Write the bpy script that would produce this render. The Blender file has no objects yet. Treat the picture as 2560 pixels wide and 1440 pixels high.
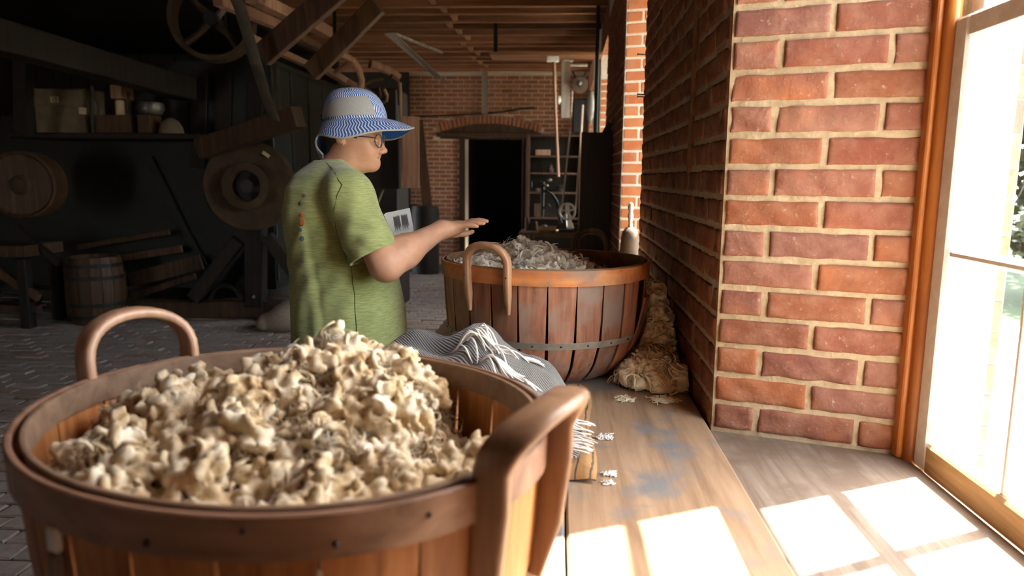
import bpy, bmesh, math, random
import numpy as np
from mathutils import Vector, Matrix
random.seed(7); rng = np.random.default_rng(7)
scene = bpy.context.scene
COL = scene.collection

# ------------------------------------------------------------------ camera
F_PX, PITCH, YAW, ROLL, CAM_Z = 1815.4, 0.1509, 0.0657, 0.0101, 1.38
_fw = np.array([-math.sin(YAW)*math.cos(PITCH), math.cos(YAW)*math.cos(PITCH), -math.sin(PITCH)])
_rt = np.array([math.cos(YAW), math.sin(YAW), 0.0]); _up = np.cross(_rt, _fw)
RT = _rt*math.cos(ROLL)+_up*math.sin(ROLL); UP = _up*math.cos(ROLL)-_rt*math.sin(ROLL)
camd = bpy.data.cameras.new('camera'); cam = bpy.data.objects.new('camera', camd); COL.objects.link(cam)
cam.matrix_world = Matrix(((RT[0], UP[0], -_fw[0], 0), (RT[1], UP[1], -_fw[1], 0), (RT[2], UP[2], -_fw[2], CAM_Z), (0, 0, 0, 1)))
camd.sensor_width = 36; camd.lens = F_PX/2560*36; camd.clip_start = 0.02; camd.clip_end = 200
camd.dof.use_dof = True; camd.dof.focus_distance = 2.15; camd.dof.aperture_fstop = 3.4
scene.camera = cam
def at(px, py, x=None, y=None, z=None):
    """world point on the ray of a photo pixel where it meets the plane x=, y= or z="""
    d = _fw*F_PX + RT*(px-1280) + UP*(720-py)
    if x is not None: t = x/d[0]
    elif y is not None: t = y/d[1]
    else: t = (z-CAM_Z)/d[2]
    return d*t + np.array([0, 0, CAM_Z])
def to_px(p):
    v = np.asarray(p, float)-np.array([0, 0, CAM_Z]); w = v@_fw
    return 1280+F_PX*(v@RT)/w, 720-F_PX*(v@UP)/w, w

# ------------------------------------------------------------------ light
world = bpy.data.worlds.new('sky'); scene.world = world; world.use_nodes = True
wn = world.node_tree.nodes; wl = world.node_tree.links
sky = wn.new('ShaderNodeTexSky'); sky.sky_type = 'NISHITA'; sky.sun_disc = False
sky.sun_elevation = math.radians(58.8); sky.sun_rotation = math.radians(63.4); sky.air_density = 1.0; sky.dust_density = 2.2
wn['Background'].inputs['Strength'].default_value = 1.55
hz = wn.new('ShaderNodeMix'); hz.data_type = 'RGBA'; hz.inputs[0].default_value = .55; hz.inputs[7].default_value = (2.6, 2.45, 2.15, 1)
wl.new(sky.outputs[0], hz.inputs[6]); wl.new(hz.outputs[2], wn['Background'].inputs['Color'])
sund = bpy.data.lights.new('sun', 'SUN'); sund.energy = 19; sund.angle = math.radians(0.6); sund.color = (1.0, 0.93, 0.82)
sun = bpy.data.objects.new('sun', sund); COL.objects.link(sun)
SUN_DIR = Vector((0.54, 0.27, 1.0)).normalized()
sun.rotation_euler = SUN_DIR.to_track_quat('Z', 'Y').to_euler(); sun.location = (4, 2, 6)
vs = scene.view_settings; vs.view_transform = 'Standard'; vs.look = 'None'; vs.gamma = 1; vs.use_curve_mapping = False; vs.exposure = 1.78
cy = scene.cycles; cy.use_denoising = True; cy.adaptive_threshold = .03; cy.max_bounces = 6; cy.diffuse_bounces = 4; cy.glossy_bounces = 2; cy.transparent_max_bounces = 12
cy.sample_clamp_indirect = 8; cy.caustics_reflective = False; cy.caustics_refractive = False

# ------------------------------------------------------------------ materials
MATS = {}
class NT:
    def __init__(s, name):
        s.m = bpy.data.materials.new(name); s.m.use_nodes = True; s.t = s.m.node_tree; s.n = s.t.nodes
        s.b = s.n['Principled BSDF']; s.out = s.n['Material Output']
    def node(s, typ, **kw):
        n = s.n.new(typ)
        for k, v in kw.items():
            if k in n.inputs: n.inputs[k].default_value = v
            else: setattr(n, k, v)
        return n
    def link(s, a, b): s.t.links.new(a, b)
    def coords(s, scale=(1, 1, 1), jitter=True):
        tc = s.node('ShaderNodeTexCoord'); mp = s.node('ShaderNodeMapping'); mp.inputs['Scale'].default_value = scale
        s.link(tc.outputs['Object'], mp.inputs['Vector'])
        if jitter:
            oi = s.node('ShaderNodeObjectInfo'); mu = s.node('ShaderNodeMath', operation='MULTIPLY'); mu.inputs[1].default_value = 37.0
            s.link(oi.outputs['Random'], mu.inputs[0]); cb = s.node('ShaderNodeCombineXYZ')
            for i in range(3): s.link(mu.outputs[0], cb.inputs[i])
            s.link(cb.outputs[0], mp.inputs['Location'])
        return mp.outputs['Vector']
    def noise(s, vec, scale=5, detail=6, rough=.6, dist=0.0):
        n = s.node('ShaderNodeTexNoise'); n.inputs['Scale'].default_value = scale; n.inputs['Detail'].default_value = detail
        n.inputs['Roughness'].default_value = rough; n.inputs['Distortion'].default_value = dist; s.link(vec, n.inputs['Vector']); return n.outputs['Fac']
    def ramp(s, fac, stops):
        r = s.node('ShaderNodeValToRGB'); e = r.color_ramp.elements
        while len(e) < len(stops): e.new(0.5)
        for el, (p, c) in zip(e, stops): el.position = p; el.color = (*c, 1)
        s.link(fac, r.inputs['Fac']); return r.outputs['Color']
    def mix(s, fac, a, b, mode='MIX'):
        m = s.node('ShaderNodeMix', data_type='RGBA', blend_type=mode)
        if hasattr(fac, 'is_output'): s.link(fac, m.inputs[0])
        else: m.inputs[0].default_value = fac
        for v, i in ((a, 6), (b, 7)):
            if hasattr(v, 'is_output'): s.link(v, m.inputs[i])
            else: m.inputs[i].default_value = (*v, 1)
        return m.outputs[2]
    def bump(s, h, strength=.3, dist=.005):
        b = s.node('ShaderNodeBump'); b.inputs['Strength'].default_value = strength; b.inputs['Distance'].default_value = dist
        s.link(h, b.inputs['Height']); s.link(b.outputs[0], s.b.inputs['Normal'])
    def fin(s, col=None, rough=.7, metal=0, spec=None, sheen=0):
        if col is not None:
            if hasattr(col, 'is_output'): s.link(col, s.b.inputs['Base Color'])
            else: s.b.inputs['Base Color'].default_value = (*col, 1)
        s.b.inputs['Roughness'].default_value = rough; s.b.inputs['Metallic'].default_value = metal
        if spec is not None: s.b.inputs['Specular IOR Level'].default_value = spec
        if sheen: s.b.inputs['Sheen Weight'].default_value = sheen
        MATS[s.m.name] = s.m; return s.m

def piece_random(t):
    oi = t.node('ShaderNodeObjectInfo'); ge = t.node('ShaderNodeNewGeometry'); a = t.node('ShaderNodeMath', operation='ADD')
    t.link(oi.outputs['Random'], a.inputs[0]); t.link(ge.outputs['Random Per Island'], a.inputs[1])
    f = t.node('ShaderNodeMath', operation='FRACT'); t.link(a.outputs[0], f.inputs[0]); return f.outputs[0]
def wood(name, dark, mid, light, axis=2, grain=26, rough=.62, bump=.25, stain=None, stain_scale=4, spec=.35, objvar=.25):
    t = NT(name); sc = [grain]*3; sc[axis] = grain/16
    v = t.coords(tuple(sc)); g = t.noise(v, 1.6, 7, .62, .6)
    c = t.ramp(g, [(.28, dark), (.5, mid), (.72, light)])
    v2 = t.coords((1, 1, 1)); big = t.noise(v2, stain_scale, 4, .55)
    if stain: c = t.mix(t.ramp(big, [(.48, (0, 0, 0)), (.62, (1, 1, 1))]), c, stain)
    oi = t.node('ShaderNodeObjectInfo'); mr = t.node('ShaderNodeMapRange'); mr.inputs['To Min'].default_value = 1-objvar; mr.inputs['To Max'].default_value = 1+objvar
    t.link(piece_random(t), mr.inputs['Value']); hs = t.node('ShaderNodeHueSaturation'); t.link(mr.outputs[0], hs.inputs['Value']); t.link(c, hs.inputs['Color'])
    t.bump(g, bump, .004); return t.fin(hs.outputs[0], rough, spec=spec)
def plain(name, a, b=None, scale=8, rough=.7, metal=0, bump=.15, spec=None, sheen=0, bdist=.004):
    t = NT(name); v = t.coords(); n = t.noise(v, scale, 6, .6)
    col = t.ramp(n, [(.35, a), (.65, b or a)]); 
    if bump: t.bump(n, bump, bdist)
    return t.fin(col, rough, metal, spec, sheen)

def brick_mat(name, stops, rough=.86):
    t = NT(name); base = t.ramp(piece_random(t), stops)
    v = t.coords(); n = t.noise(v, 14, 8, .65); n2 = t.noise(v, 90, 4, .6); n3 = t.noise(v, 5, 3, .5)
    c = t.mix(t.ramp(n, [(.42, (0, 0, 0)), (.72, (.5, .5, .5))]), base, (.45, .25, .165))
    c = t.mix(t.ramp(n3, [(.55, (0, 0, 0)), (.75, (.55, .55, .55))]), c, (.48, .15, .045))
    c = t.mix(t.ramp(n2, [(.62, (0, 0, 0)), (.74, (.6, .6, .6))]), c, (.48, .34, .25))
    ad = t.node('ShaderNodeMath', operation='ADD'); t.link(n, ad.inputs[0]); t.link(n2, ad.inputs[1])
    t.bump(ad.outputs[0], .55, .004); return t.fin(c, rough, spec=.2)
brick_mat('brick_red', [(0, (0.2278, 0.07033, 0.04156)), (.3, (0.2637, 0.1079, 0.07033)), (.5, (0.1798, 0.07353, 0.05914)), (.72, (0.2797, 0.0959, 0.04156)), (1, (0.1518, 0.06394, 0.05355))])
brick_mat('brick_dark', [(0, (.36, .12, .05)), (.4, (.43, .155, .065)), (.7, (.29, .10, .055)), (1, (.47, .19, .07))])
brick_mat('brick_pier', [(0, (.20, .066, .030)), (.4, (.25, .085, .036)), (.7, (.16, .056, .030)), (1, (.28, .10, .04))])
brick_mat('brick_orange', [(0, (.42, .12, .04)), (.4, (.50, .18, .06)), (.7, (.36, .10, .045)), (1, (.52, .20, .07))])
def floor_mat(name):
    t = NT(name); base = t.ramp(piece_random(t), [(0, (.27, .22, .18)), (.5, (.36, .30, .255)), (.85, (.30, .24, .19)), (1, (.32, .18, .12))])
    v = t.coords(); n = t.noise(v, 16, 7, .65); c = t.mix(t.ramp(n, [(.4, (0, 0, 0)), (.7, (.7, .7, .7))]), base, (.48, .43, .375))
    t.bump(n, .5, .006); return t.fin(c, .55, spec=.4)
floor_mat('floor_brick')
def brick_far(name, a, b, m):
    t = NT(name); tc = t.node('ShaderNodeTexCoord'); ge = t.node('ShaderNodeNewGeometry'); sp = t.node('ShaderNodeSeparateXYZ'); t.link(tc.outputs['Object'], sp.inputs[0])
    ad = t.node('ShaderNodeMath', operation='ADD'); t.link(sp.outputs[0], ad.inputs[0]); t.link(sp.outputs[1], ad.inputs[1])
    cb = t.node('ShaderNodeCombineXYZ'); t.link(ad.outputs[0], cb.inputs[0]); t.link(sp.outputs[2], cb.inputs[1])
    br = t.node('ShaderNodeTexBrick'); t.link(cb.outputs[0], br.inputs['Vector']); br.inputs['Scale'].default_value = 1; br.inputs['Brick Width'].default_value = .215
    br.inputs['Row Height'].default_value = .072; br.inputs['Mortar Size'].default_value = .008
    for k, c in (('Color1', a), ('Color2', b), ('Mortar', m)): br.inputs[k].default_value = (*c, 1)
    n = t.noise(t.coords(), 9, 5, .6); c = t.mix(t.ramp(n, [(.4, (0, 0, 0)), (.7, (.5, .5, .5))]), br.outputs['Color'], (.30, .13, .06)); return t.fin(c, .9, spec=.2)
brick_far('brick_far', (.27, .085, .04), (.34, .12, .055), (.40, .30, .20))
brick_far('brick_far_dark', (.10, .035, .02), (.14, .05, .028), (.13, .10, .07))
plain('mortar', (.38, .275, .155), (.49, .375, .235), 40, .95, bump=.8, bdist=.006)
plain('mortar_pale', (.62, .54, .43), (.76, .68, .56), 40, .95, bump=.6)
plain('mortar_grey', (.62, .50, .37), (.76, .63, .48), 40, .95, bump=.6)
plain('floor_dirt', (.07, .05, .035), (.12, .085, .06), 20, .9)
wood('bench_wood', (.21, .125, .07), (.34, .215, .125), (.43, .29, .18), axis=1, grain=22, rough=.55, stain=(0.1944, 0.18, 0.1656), stain_scale=7)
wood('sill_wood', (0.102, 0.0663, 0.04335), (0.1683, 0.1224, 0.0867), (0.2142, 0.1683, 0.1275), axis=1, grain=26, rough=.75, stain=(0.1326, 0.0918, 0.0612), stain_scale=9)
wood('trim_wood', (.28, .075, .012), (.50, .17, .03), (.62, .25, .055), axis=2, grain=22, rough=.35, spec=.5)
wood('sash_dirty', (.20, .115, .05), (.36, .22, .10), (.50, .34, .17), axis=1, grain=30, rough=.6)
plain('white_paint', (.70, .66, .58), (.82, .80, .75), 30, .5, bump=.12)
plain('white_paint_out', (.62, .63, .62), (.68, .69, .68), 20, .5, bump=.05)
wood('joist_wood', (.16, .062, .028), (.27, .115, .05), (.36, .165, .075), axis=0, grain=14, rough=.6)
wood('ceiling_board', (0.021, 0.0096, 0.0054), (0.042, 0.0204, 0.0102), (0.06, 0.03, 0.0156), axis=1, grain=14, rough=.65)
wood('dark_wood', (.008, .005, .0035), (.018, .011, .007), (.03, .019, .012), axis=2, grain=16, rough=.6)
wood('brown_wood', (.036, .017, .008), (.075, .036, .017), (.12, .062, .03), axis=2, grain=16, rough=.6)
wood('pale_wood', (.21, .10, .055), (.33, .175, .10), (.42, .25, .15), axis=2, grain=16, rough=.6)
wood('grey_board', (.14, .11, .085), (.25, .20, .155), (.36, .29, .23), axis=2, grain=16, rough=.7)
plain('green_iron', (.0065, .0072, .005), (.012, .0125, .008), 6, .55, bump=.1)
plain('black_iron', (.005, .0045, .004), (.010, .009, .008), 10, .5, bump=.15)
plain('brown_iron', (.04, .022, .009), (.075, .042, .017), 9, .75, bump=.2)
plain('grey_iron', (.10, .09, .08), (.17, .155, .14), 14, .42, .6, bump=.1)
plain('polished', (.75, .72, .62), (.85, .83, .75), 10, .25, .7, bump=.02)
plain('galvanised', (.30, .27, .22), (.44, .40, .33), 25, .45, .55, bump=.1)
plain('leather', (.05, .042, .028), (.09, .075, .05), 12, .6, bump=.1)
plain('rope', (.32, .22, .16), (.45, .33, .25), 30, .8)
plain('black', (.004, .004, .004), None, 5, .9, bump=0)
plain('card', (.16, .115, .07), (.21, .155, .095), 12, .85, bump=.05)
plain('paper', (.80, .80, .82), (.86, .86, .88), 8, .8, bump=.02)
plain('tag_paper', (.62, .45, .26), (.72, .55, .34), 8, .8, bump=.02)
plain('ink', (.10, .10, .13), None, 8, .8, bump=0)
plain('seam', (.10, .125, .03), None, 40, .9, bump=0)
plain('print_orange', (.42, .10, .02), None, 20, .8, bump=0)
plain('burlap', (.26, .20, .145), (.36, .285, .21), 60, .95, bump=.3)
wood('stave_front', (.26, .085, .022), (.43, .165, .05), (.55, .26, .10), axis=2, grain=30, rough=.5, spec=.4)
wood('stave_far', (.17, .065, .035), (.30, .125, .07), (.40, .21, .135), axis=2, grain=30, rough=.6, stain=(.28, .19, .145), stain_scale=7)
wood('rim_front', (.14, .07, .042), (.26, .135, .08), (.36, .205, .13), axis=0, grain=18, rough=.42, spec=.5)
wood('rim_far', (.34, .10, .028), (.55, .19, .055), (.62, .28, .11), axis=0, grain=14, rough=.5, stain=(.25, .15, .10), stain_scale=6)
wood('rim_inner', (.15, .085, .05), (.25, .15, .09), (.33, .21, .13), axis=0, grain=18, rough=.6)
wood('handle_wood', (.27, .135, .068), (.41, .225, .125), (.51, .31, .19), axis=2, grain=20, rough=.4, spec=.5)
wood('handle_grey', (.14, .10, .075), (.23, .17, .13), (.30, .23, .18), axis=2, grain=20, rough=.5)
def wool_mat(name, stops, scale=30):
    t = NT(name); v = t.coords(jitter=False); n = t.noise(v, scale, 5, .6); n2 = t.noise(v, 190, 3, .6)
    c = t.ramp(n, stops); t.bump(n2, .5, .003)
    return t.fin(c, .95, spec=.1, sheen=.3)
wool_mat('wool_cream', [(.33, (.30, .17, .06)), (.46, (.60, .44, .25)), (.61, (.80, .68, .49)), (.77, (.86, .80, .68))])
wool_mat('wool_grey', [(.32, (.46, .34, .21)), (.5, (.70, .60, .45)), (.7, (.84, .77, .65))], 26)
wool_mat('wool_gold', [(.28, (.62, .45, .22)), (.46, (.86, .73, .48)), (.66, (.94, .87, .70))], 24)
plain('yarn_white', (.74, .70, .62), (.86, .83, .77), 60, .95, bump=.3, sheen=.3)
def shawl_mat():
    t = NT('shawl_grey'); tc = t.node('ShaderNodeTexCoord')
    w = t.node('ShaderNodeTexWave', bands_direction='DIAGONAL'); w.inputs['Scale'].default_value = 46; w.inputs['Distortion'].default_value = 1.5; w.inputs['Detail'].default_value = 2
    t.link(tc.outputs['UV'], w.inputs['Vector']); v = t.coords(); n = t.noise(v, 12, 4, .6)
    c = t.mix(w.outputs['Fac'], (.06, .055, .05), (.34, .32, .29)); c = t.mix(.15, c, (.20, .19, .175)); t.bump(w.outputs['Fac'], .6, .004); return t.fin(c, .95, sheen=.3)
shawl_mat()
def stripe_blanket():
    t = NT('tan_blanket'); tc = t.node('ShaderNodeTexCoord'); sp = t.node('ShaderNodeSeparateXYZ'); t.link(tc.outputs['UV'], sp.inputs[0])
    v = t.coords(); n = t.noise(v, 9, 4, .6)
    ad = t.node('ShaderNodeMath', operation='MULTIPLY_ADD'); t.link(n, ad.inputs[0]); ad.inputs[1].default_value = .045; t.link(sp.outputs[0], ad.inputs[2])
    ml = t.node('ShaderNodeMath', operation='MULTIPLY'); t.link(ad.outputs[0], ml.inputs[0]); ml.inputs[1].default_value = 17.0
    fr = t.node('ShaderNodeMath', operation='FRACT'); t.link(ml.outputs[0], fr.inputs[0])
    s = t.ramp(fr.outputs[0], [(.0, (1, 1, 1)), (.10, (1, 1, 1)), (.16, (0, 0, 0))])
    n2 = t.noise(v, 120, 3, .6); c = t.mix(n2, (.24, .125, .042), (.36, .195, .075)); c = t.mix(s, c, (.07, .045, .03)); t.bump(n2, .5, .003); return t.fin(c, .95)
stripe_blanket()
# cloth and skin
def shirt_mat():
    t = NT('shirt_green'); v = t.coords((1, 1, 9), False); n = t.noise(v, 34, 5, .65); v2 = t.coords((1, 1, 1), False); n2 = t.noise(v2, 420, 2, .5)
    c = t.ramp(n, [(.3, (.25, .275, .095)), (.5, (.345, .38, .14)), (.72, (.47, .50, .22))]); t.bump(n2, .25, .001); return t.fin(c, .9, sheen=.35, spec=.2)
shirt_mat()
def skin_mat():
    t = NT('skin'); v = t.coords((1, 1, 1), False); n = t.noise(v, 18, 5, .6); n2 = t.noise(v, 260, 3, .6)
    c = t.ramp(n, [(.35, (.58, .29, .17)), (.65, (.68, .375, .235))]); t.bump(n2, .12, .001)
    t.b.inputs['Subsurface Weight'].default_value = .15; t.b.inputs['Subsurface Radius'].default_value = (.012, .004, .002); t.b.inputs['Subsurface Scale'].default_value = .5
    return t.fin(c, .5, spec=.4)
skin_mat()
def hat_mat():
    t = NT('hat_stripes'); tc = t.node('ShaderNodeTexCoord'); sp = t.node('ShaderNodeSeparateXYZ'); t.link(tc.outputs['UV'], sp.inputs[0])
    def M(op, a, b=None, c=None):
        m = t.node('ShaderNodeMath', operation=op)
        for i, q in enumerate((a, b, c)):
            if q is None: continue
            if hasattr(q, 'is_output'): t.link(q, m.inputs[i])
            else: m.inputs[i].default_value = q
        return m.outputs[0]
    u, w = sp.outputs[0], sp.outputs[1]
    v = t.coords((1, 1, 1), False); n = t.noise(v, 60, 3, .6)
    zig = M('PINGPONG', w, .5); k = M('MULTIPLY_ADD', zig, 1.5, M('MULTIPLY', u, 1.0)); k = M('MULTIPLY_ADD', n, .5, k)
    f = M('FRACT', M('MULTIPLY', k, 1.0)); c = t.ramp(f, [(.0, (.045, .12, .36)), (.54, (.055, .15, .42)), (.60, (.74, .77, .83)), (.95, (.80, .83, .87)), (1.0, (.05, .13, .38))])
    return t.fin(c, .8, spec=.2)
hat_mat()
plain('hat_panel', (.33, .32, .29), (.40, .39, .355), 300, .85, bump=.2)
plain('hat_blue', (.015, .11, .42), (.02, .14, .50), 20, .8, bump=.05)
plain('hat_bind', (.40, .38, .34), (.46, .44, .40), 60, .85)
plain('maroon', (.05, .015, .015), None, 10, .7, bump=0)
plain('teal', (.01, .18, .14), None, 10, .7, bump=0)
plain('hair', (.018, .012, .008), (.04, .028, .02), 60, .6, bump=.3)
plain('lip', (.42, .165, .12), None, 20, .5, bump=0)
plain('eye_white', (.7, .68, .64), None, 20, .3, bump=0)
plain('trousers', (.02, .022, .028), (.035, .037, .045), 40, .9)
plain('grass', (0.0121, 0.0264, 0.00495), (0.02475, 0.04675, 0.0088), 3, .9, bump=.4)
plain('paving', (.55, .53, .50), (.70, .68, .64), 6, .9, bump=.2)
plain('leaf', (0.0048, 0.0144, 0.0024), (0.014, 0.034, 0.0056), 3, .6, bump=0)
plain('bark', (.06, .045, .03), (.1, .08, .06), 20, .9)
def glass_mat():
    t = NT('window_glass'); tr = t.node('ShaderNodeBsdfTransparent'); tr.inputs[0].default_value = (.97, .985, .975, 1); gl = t.node('ShaderNodeBsdfGlossy'); gl.inputs['Roughness'].default_value = .03
    mx = t.node('ShaderNodeMixShader'); mx.inputs[0].default_value = .05
    t.link(tr.outputs[0], mx.inputs[1]); t.link(gl.outputs[0], mx.inputs[2]); t.link(mx.outputs[0], t.out.inputs['Surface']); MATS['window_glass'] = t.m
glass_mat()

# ------------------------------------------------------------------ geometry helpers
def nrm(v): v = np.asarray(v, float); return v/(np.linalg.norm(v)+1e-12)
class MB:
    def __init__(s): s.v = []; s.f = []; s.n = 0; s.uv = None
    def add(s, v, f):
        v = np.asarray(v, float).reshape(-1, 3); s.v.append(v); n = s.n
        s.f += [tuple(i+n for i in q) for q in f]; s.n += len(v); return s
    def box(s, c, size, R=None, b=.0):
        hx, hy, hz = [q/2 for q in size]; V = []
        if b <= 0:
            V = [(x, y, z) for x in (-hx, hx) for y in (-hy, hy) for z in (-hz, hz)]
            F = [(0, 1, 3, 2), (4, 6, 7, 5), (0, 4, 5, 1), (2, 3, 7, 6), (0, 2, 6, 4), (1, 5, 7, 3)]
        else:
            b = min(b, hx*.9, hy*.9, hz*.9)
            F = []; idx = {}
            for sx in (-1, 1):
                for sy in (-1, 1):
                    for sz in (-1, 1):
                        for ax in range(3):
                            p = [sx*(hx-b), sy*(hy-b), sz*(hz-b)]; p[ax] = (sx*hx, sy*hy, sz*hz)[ax]
                            idx[(sx, sy, sz, ax)] = len(V); V.append(p)
            o = [-1, 1]
            for ax in range(3):
                a1, a2 = (ax+1) % 3, (ax+2) % 3
                for sg in o:
                    q = []
                    for (i, j) in ((-1, -1), (1, -1), (1, 1), (-1, 1)):
                        k = [0]*3; k[ax] = sg; k[a1] = i; k[a2] = j; q.append(idx[(*k, ax)])
                    F.append(tuple(q if sg > 0 else q[::-1]))
                for i in o:
                    for j in o:     # edge chamfers along axis ax
                        k0 = [0]*3; k1 = [0]*3; k0[ax] = -1; k1[ax] = 1; k0[a1] = k1[a1] = i; k0[a2] = k1[a2] = j
                        q = [idx[(*k0, a1)], idx[(*k1, a1)], idx[(*k1, a2)], idx[(*k0, a2)]]
                        F.append(tuple(q if i*j < 0 else q[::-1]))
            for sx in o:
                for sy in o:
                    for sz in o:
                        q = [idx[(sx, sy, sz, a)] for a in range(3)]; F.append(tuple(q if sx*sy*sz > 0 else q[::-1]))
        V = np.array(V, float)
        if R is not None: V = V@np.asarray(R, float).T
        return s.add(V+np.asarray(c, float), F)
    def beam(s, p0, p1, w, h, up=(0, 0, 1), b=.004):
        """a timber from p0 to p1, w across, h along up"""
        p0, p1 = np.asarray(p0, float), np.asarray(p1, float); d = p1-p0; L = np.linalg.norm(d); d /= L
        a = np.cross(d, up)
        if np.linalg.norm(a) < 1e-4: a = np.cross(d, (1, 0, 0))
        a = nrm(a); u = np.cross(a, d); return s.box((p0+p1)/2, (w, L, h), np.stack([a, d, u], 1), b)
    def tube(s, pts, r, n=8, cap=True, closed=False, flat=1.0, up=None, sq=1.0):
        """swept tube; flat scales the section along the up direction"""
        pts = np.asarray(pts, float); K = len(pts); r = np.broadcast_to(np.asarray(r, float), (K,))
        T = np.gradient(pts, axis=0)
        if closed: T = np.roll(pts, -1, 0)-np.roll(pts, 1, 0)
        T /= np.linalg.norm(T, axis=1)[:, None]+1e-12
        ref = np.array(up if up is not None else ((0, 0, 1) if abs(T[0][2]) < .9 else (1, 0, 0)), float)
        V = []; a = nrm(ref-T[0]*(ref@T[0]))
        for i in range(K):
            q = ref if up is not None else a
            a2 = q-T[i]*(q@T[i]); a = nrm(a2) if np.linalg.norm(a2) > 1e-5 else a
            bb = np.cross(T[i], a); th = np.arange(n)*2*math.pi/n
            cs, sn = np.sign(np.cos(th))*np.abs(np.cos(th))**sq, np.sign(np.sin(th))*np.abs(np.sin(th))**sq; V.append(pts[i]+r[i]*(cs[:, None]*a*flat+sn[:, None]*bb))
        V = np.concatenate(V); F = []
        for i in range(K if closed else K-1):
            j = (i+1) % K
            for k in range(n): F.append((i*n+k, i*n+(k+1) % n, j*n+(k+1) % n, j*n+k))
        if cap and not closed: F += [tuple(range(n))[::-1], tuple(range((K-1)*n, K*n))]
        return s.add(V, F)
    def lathe(s, prof, n=24, c=(0, 0, 0), R=None, cap=False):
        """profile (r, z) turned about z, then rotated by R"""
        prof = np.asarray(prof, float); K = len(prof); th = np.arange(n)*2*math.pi/n
        V = np.stack([prof[:, 0][:, None]*np.cos(th), prof[:, 0][:, None]*np.sin(th), np.repeat(prof[:, 1][:, None], n, 1)], -1).reshape(-1, 3)
        F = [(i*n+k, i*n+(k+1) % n, (i+1)*n+(k+1) % n, (i+1)*n+k) for i in range(K-1) for k in range(n)]
        if cap: F += [tuple(range(n))[::-1], tuple(range((K-1)*n, K*n))]
        if R is not None: V = V@np.asarray(R, float).T
        return s.add(V+np.asarray(c, float), F)
    def prism(s, poly, z0, z1):
        n = len(poly); V = [(x, y, z0) for x, y in poly]+[(x, y, z1) for x, y in poly]
        return s.add(V, [tuple(range(n))[::-1], tuple(range(n, 2*n))]+[(i, (i+1) % n, n+(i+1) % n, n+i) for i in range(n)])
    def extrude(s, poly3, vec):
        """a flat 3-D outline pushed along vec"""
        P = np.asarray(poly3, float); n = len(P); return s.add(np.concatenate([P, P+np.asarray(vec, float)]), [tuple(range(n))[::-1], tuple(range(n, 2*n))]+[(i, (i+1) % n, n+(i+1) % n, n+i) for i in range(n)])
    def ball(s, c, r, n=12, m=8):
        r = np.broadcast_to(np.asarray(r, float), (3,)); ph = np.linspace(-math.pi/2, math.pi/2, m+1)
        prof = np.stack([np.cos(ph).clip(1e-4), np.sin(ph)], 1); t = MB().lathe(prof, n); return s.add(np.concatenate(t.v)*r+np.asarray(c, float), t.f)
    def grid(s, P, uv=None, thick=0, closed_u=False):
        """P: (A,B,3) points -> quad sheet, thickened along normals"""
        P = np.asarray(P, float); A, B = P.shape[:2]
        def quads(off, flip):
            q = []
            for i in range(A if closed_u else A-1):
                for j in range(B-1):
                    i2 = (i+1) % A; f = (off+i*B+j, off+i2*B+j, off+i2*B+j+1, off+i*B+j+1); q.append(f[::-1] if flip else f)
            return q
        if not thick: s.add(P, quads(0, False))
        else:
            du = (np.roll(P, -1, 0)-np.roll(P, 1, 0)) if closed_u else np.gradient(P, axis=0); dv = np.gradient(P, axis=1)
            N = np.cross(du, dv); N /= np.linalg.norm(N, axis=-1, keepdims=True)+1e-12
            V = np.concatenate([P.reshape(-1, 3), (P-N*thick).reshape(-1, 3)]); F = quads(0, False)+quads(A*B, True); o = A*B
            for i in range(A if closed_u else A-1):
                i2 = (i+1) % A
                F.append((i*B, o+i*B, o+i2*B, i2*B)); F.append((i*B+B-1, i2*B+B-1, o+i2*B+B-1, o+i*B+B-1))
            if not closed_u:
                for j in range(B-1):
                    F.append((j, j+1, o+j+1, o+j)); e = (A-1)*B; F.append((e+j, o+e+j, o+e+j+1, e+j+1))
            s.add(V, F)
            if uv is not None: uv = np.concatenate([np.asarray(uv).reshape(-1, 2)]*2)
        if uv is not None: s.uv = np.asarray(uv).reshape(-1, 2)
        return s
def tubes(pts, rad, S=5):
    """many tubes at once: pts (N,K,3), rad (N,K)"""
    N, K, _ = pts.shape; T = np.gradient(pts, axis=1); T /= np.linalg.norm(T, axis=-1, keepdims=True)+1e-9
    ref = rng.normal(size=(N, 1, 3)); a = np.cross(T, ref); a /= np.linalg.norm(a, axis=-1, keepdims=True)+1e-9; b = np.cross(T, a)
    th = np.arange(S)*2*math.pi/S
    V = pts[:, :, None]+rad[:, :, None, None]*(np.cos(th)[:, None]*a[:, :, None]+np.sin(th)[:, None]*b[:, :, None])
    i, k, q = np.meshgrid(np.arange(N), np.arange(K-1), np.arange(S), indexing='ij'); base = i*K*S
    F = np.stack([base+k*S+q, base+k*S+(q+1) % S, base+(k+1)*S+(q+1) % S, base+(k+1)*S+q], -1).reshape(-1, 4)
    return V.reshape(-1, 3), F
WLOC = {}
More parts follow.
